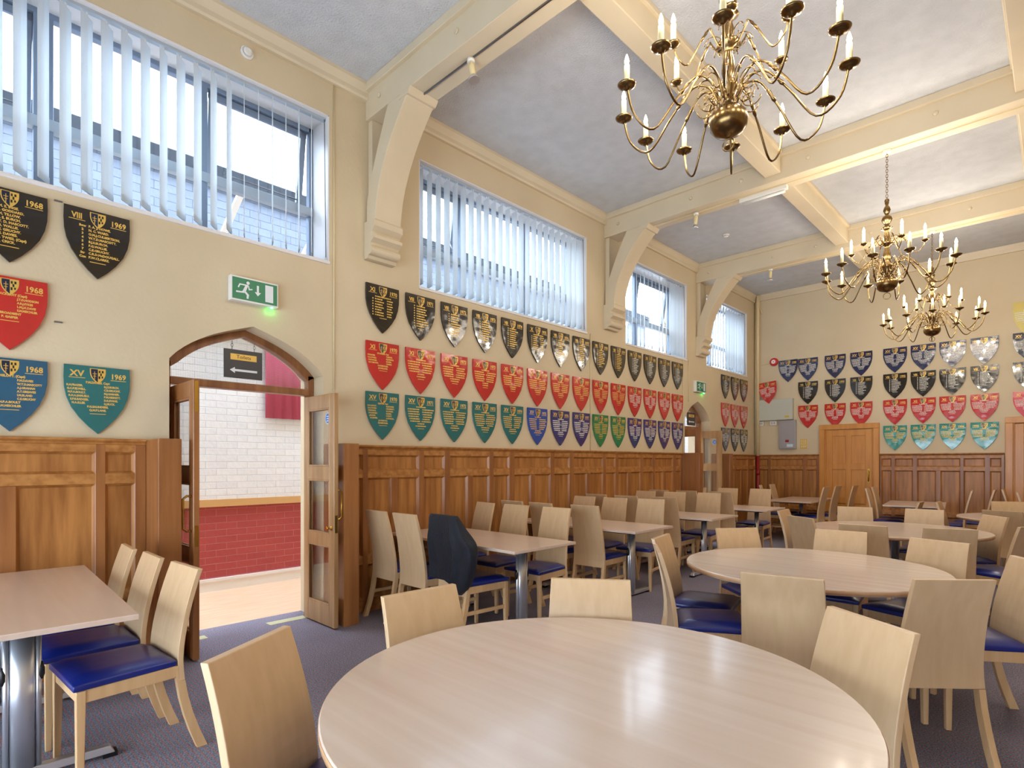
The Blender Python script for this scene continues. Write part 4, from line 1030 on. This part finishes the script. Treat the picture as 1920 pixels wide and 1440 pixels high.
# (kind, x, y, facing or round-table index, label)
CHAIRS = [
 ('T', .34, 2.80, 90, 'tall-backed beech chair, near side of the first wall table, closest to the panelling', 'T1'),
 ('T', .78, 2.80, 90, 'tall-backed beech chair, near side of the first wall table, beside the coat chair', 'T1'),
 ('T', 1.24, 2.86, 88, 'tall-backed beech chair with a dark coat over its back', 'T1'),
 ('T', .30, 4.20, -100, 'tall-backed beech chair, far side of the first wall table, closest to the panelling', 'T1'),
 ('T', .76, 4.20, -88, 'tall-backed beech chair, far side of the first wall table, middle of three', 'T1'),
 ('T', 1.29, 4.21, -88, 'tall-backed beech chair, far side of the first wall table, outer end', 'T1'),
 ('T', .30, 4.60, 90, 'tall-backed beech chair, near side of the second wall table, closest to the panelling', 'T2'),
 ('T', .75, 4.58, 88, 'tall-backed beech chair, near side of the second wall table, middle of three', 'T2'),
 ('T', 1.31, 4.62, 94, 'tall-backed beech chair standing clear at the near outer end of the second wall table', 'T2'),
 ('T', .39, 5.86, -92, 'tall-backed beech chair, far side of the second wall table, closest to the panelling', 'T2'),
 ('T', .84, 5.88, -88, 'tall-backed beech chair, far side of the second wall table, middle of three', 'T2'),
 ('T', 1.28, 5.98, -82, 'tall-backed beech chair, far side of the second wall table, outer end', 'T2'),
 ('T', .20, 6.36, 92, 'tall-backed beech chair, near side of the third wall table, closest to the panelling', 'T3'),
 ('T', .69, 6.34, 94, 'tall-backed beech chair, near side of the third wall table, middle of three', 'T3'),
 ('T', 1.21, 6.40, 96, 'tall-backed beech chair, near side of the third wall table, outer end', 'T3'),
 ('T', .24, 7.60, -92, 'tall-backed beech chair, far side of the third wall table, closest to the panelling', 'T3'),
 ('T', .71, 7.62, -86, 'tall-backed beech chair, far side of the third wall table, middle of three', 'T3'),
 ('T', 1.18, 7.74, -85, 'tall-backed beech chair, far side of the third wall table, outer end', 'T3'),
 ('T', .22, 8.02, 92, 'tall-backed beech chair, near side of the fourth wall table, closest to the panelling', 'T4'),
 ('T', .64, 8.10, 92, 'tall-backed beech chair, near side of the fourth wall table, middle of three', 'T4'),
 ('T', 1.16, 8.16, 92, 'tall-backed beech chair, near side of the fourth wall table, outer end', 'T4'),
 ('T', .24, 9.28, -86, 'tall-backed beech chair, far side of the fourth wall table, closest to the far doorway', 'T4'),
 ('T', .74, 9.40, -88, 'tall-backed beech chair, far side of the fourth wall table, middle of three', 'T4'),
 ('T', 1.24, 9.50, -88, 'tall-backed beech chair, far side of the fourth wall table, outer end, seat in full view', 'T4'),
 ('T', .62, 11.15, 15, 'tall-backed beech chair in front of the red pipe at the left of the end table', 'TA'),
 ('T', .62, 11.75, 5, 'tall-backed beech chair nearest the end wall at the left of the end table', 'TA'),
 ('T', 1.80, 11.05, 180, 'tall-backed beech chair right of the left end table, nearer one of two', 'TA'),
 ('T', 1.86, 11.55, 178, 'tall-backed beech chair right of the left end table, farther one of two', 'TA'),
 ('T', 2.02, 12.05, 180, 'tall-backed beech chair alone before the left oak door', 'TA'),
 ('T', 2.42, 11.05, 4, 'tall-backed beech chair left of the right end table, nearer one of two', 'TB'),
 ('T', 2.40, 11.62, 2, 'tall-backed beech chair left of the right end table, farther one of two', 'TB'),
 ('R', 3.42, 9.35, 180, 'low-backed beech chair seen small before the right end table, turned away', 'TB'),
 ('R', 3.58, 9.55, 0, 'low-backed beech chair back to back with the small turned-away one', 'TB'),
 ('T', 3.80, 11.15, 183, 'tall-backed beech chair edge-on, right of the right end table', 'TB'),
 ('T', 4.03, 11.72, 180, 'tall-backed beech chair edge-on beside the right oak door, left one of three', 'TB'),
 ('T', 4.10, 12.12, 0, 'tall-backed beech chair edge-on beside the right oak door, middle one of three', 'TB'),
 ('T', 4.32, 10.95, 3, 'tall-backed beech chair edge-on beside the right oak door, right one of three', 'TB'),
 ('R', 4.25, 10.25, ('R', 3), 'low-backed beech chair on the far side of the farthest round table', 'R4'),
 ('R', 4.80, 10.75, -95, 'low-backed beech chair behind another beyond the farthest round table, at the picture edge', 'R4'),
 ('R', 4.31, 8.25, ('R', 3), 'low-backed beech chair on the near side of the farthest round table, its back to us', 'R4'),
 ('R', 2.53, 6.70, 2, 'low-backed beech chair at the left of the third round table, front side in view', 'R3'),
 ('R', 2.93, 5.97, ('R', 2), 'low-backed beech chair left of the third round table, grey outer back towards us', 'R3'),
 ('R', 3.00, 7.74, -74, 'low-backed beech chair beyond the third round table, left one', 'R3'),
 ('R', 3.66, 7.90, -88, 'low-backed beech chair beyond the third round table, right one', 'R3'),
 ('R', 3.56, 5.55, 92, 'low-backed beech chair on the near side of the third round table, left one', 'R3'),
 ('R', 4.14, 5.72, 112, 'low-backed beech chair on the near side of the third round table, right one', 'R3'),
 ('R', 4.31, 7.41, ('R', 2), 'low-backed beech chair at the right of the third round table, facing left', 'R3'),
 ('R', 3.54, 4.98, -88, 'low-backed beech chair beyond the second round table, left of centre', 'R2'),
 ('R', 4.18, 4.82, -108, 'low-backed beech chair beyond the second round table, right of centre', 'R2'),
 ('R', 2.88, 4.58, ('R', 1), 'low-backed beech chair at the far left of the second round table', 'R2'),
 ('R', 2.69, 3.70, 12, 'low-backed chair, blue seat in view, left of the second round table, farther of two', 'R2'),
 ('R', 2.97, 3.16, 34, 'low-backed chair, blue seat in view, left of the second round table, nearer of two', 'R2'),
 ('R', 3.83, 2.80, ('R', 1), 'low-backed beech chair, its back to us, between the foreground and second round tables', 'R2'),
 ('R', 4.43, 3.26, 132, 'low-backed beech chair with back and rear legs in view, right of the second round table', 'R2'),
 ('R', 4.67, 4.20, 211, 'low-backed beech chair at the right picture edge facing left with curved leg in view', 'R2'),
 ('R', 4.62, 6.42, 150, 'low-backed beech chair cut by the right picture edge, its back to us, third round table', 'R3'),
 ('R', 4.31, 2.24, ('R', 0), 'low-backed beech chair at the right of the foreground round table', 'R1'),
 ('R', 3.23, 2.11, ('R', 0), 'low-backed beech chair straight beyond the foreground round table', 'R1'),
 ('R', 2.85, 1.43, ('R', 0), 'low-backed beech chair at the far left of the foreground round table', 'R1'),
 ('R', 3.05, .66, 31, 'low-backed beech chair in the left foreground beside the large round table', 'R1'),
 ('R', .52, .88, -92, 'low-backed beech chair at the far left table, nearest the panelling', 'L0'),
 ('R', 1.00, .90, -90, 'low-backed beech chair at the far left table, middle of the row of three', 'L0'),
 ('R', 1.50, .93, -86, 'low-backed beech chair at the far left table, outermost with the whole blue seat in view', 'L0'),
]
GR = {'TA': 'chairs around the left end table', 'TB': 'chairs around the right end table'}
for k, x, y, f, lab, tg in CHAIRS:
    if isinstance(f, tuple):
        cx_, cy_ = RT[f[1]][:2]; f = math.degrees(math.atan2(cy_ - y, cx_ - x))
    chair(k, x, y, f, lab, GR.get(tg) or ('chairs at the ' + tcol[tg]))

# ------------------------------------------------------------------ coat over a chair back
def lerp(t, tab):
    for (a, u), (b, v) in zip(tab, tab[1:]):
        if t <= b: return u + (v - u) * (t - a) / (b - a)
    return tab[-1][1]
def coat(bx, by, f):
    n = 72; lv = 26; vs = []; fs = []
    for j in range(lv + 1):
        t = j / lv
        lw = lerp(t, [(0, .172), (.06, .182), (.5, .215), (1, .245)])
        rw = lerp(t, [(0, .172), (.06, .184), (.25, .235), (.44, .315), (.55, .325), (.7, .285), (.85, .22), (1, .13)])
        yb = -.29 + .075 * min(1, t * 1.3)
        dep = .022 + .04 * min(1, t * 3) ** .7
        for i in range(n):
            a = 2 * PI * i / n
            ca, sa = math.cos(a), math.sin(a)
            ex = abs(ca) ** .42 * (1 if ca > 0 else -1); ey = abs(sa) ** .5 * (1 if sa > 0 else -1)
            x = (rw if ca > 0 else lw) * ex
            y = dep * ey
            if sa < 0:                                            # folds run down the right half of the rear
                u = x / rw if x > 0 else x / lw
                fold = math.exp(-((u - .15) / .10) ** 2) * .045 + math.exp(-((u - .55) / .09) ** 2) * .040 - math.exp(-((u - .35) / .08) ** 2) * .030 + math.exp(-((u + .72) / .10) ** 2) * .032
                y -= fold * min(1, t * 2.2)
            z = .995 - (.50 + .12 * max(0, x) / .13 * (t > .5) * min(1, (t - .5) * 2 if t > .5 else 0)) * t
            z -= .02 * math.sin(a * 3 + .5) * t ** 4
            if sa > 0: z += .10 * t * sa
            if j == 0: z = 1.0; x *= .985; y *= .75
            vs.append((x, yb + y - (.008 if sa < 0 else 0), z))
    for j in range(lv):
        for i in range(n):
            i2 = (i + 1) % n; fs.append((j * n + i2, j * n + i, (j + 1) * n + i, (j + 1) * n + i2))
    fs.append(tuple(range(n)))
    o = MB().add(vs, fs, smooth=True).build('draped_coat', 'coat_cloth')
    rz = R(f) - PI / 2
    o.location = (bx + .29 * math.cos(R(f)), by + .29 * math.sin(R(f)), 0); o.rotation_euler = (0, 0, rz)
    tag(o, 'dark navy coat hung over the back of a tall chair', 'coat')
coat(1.24, 2.86, 88)
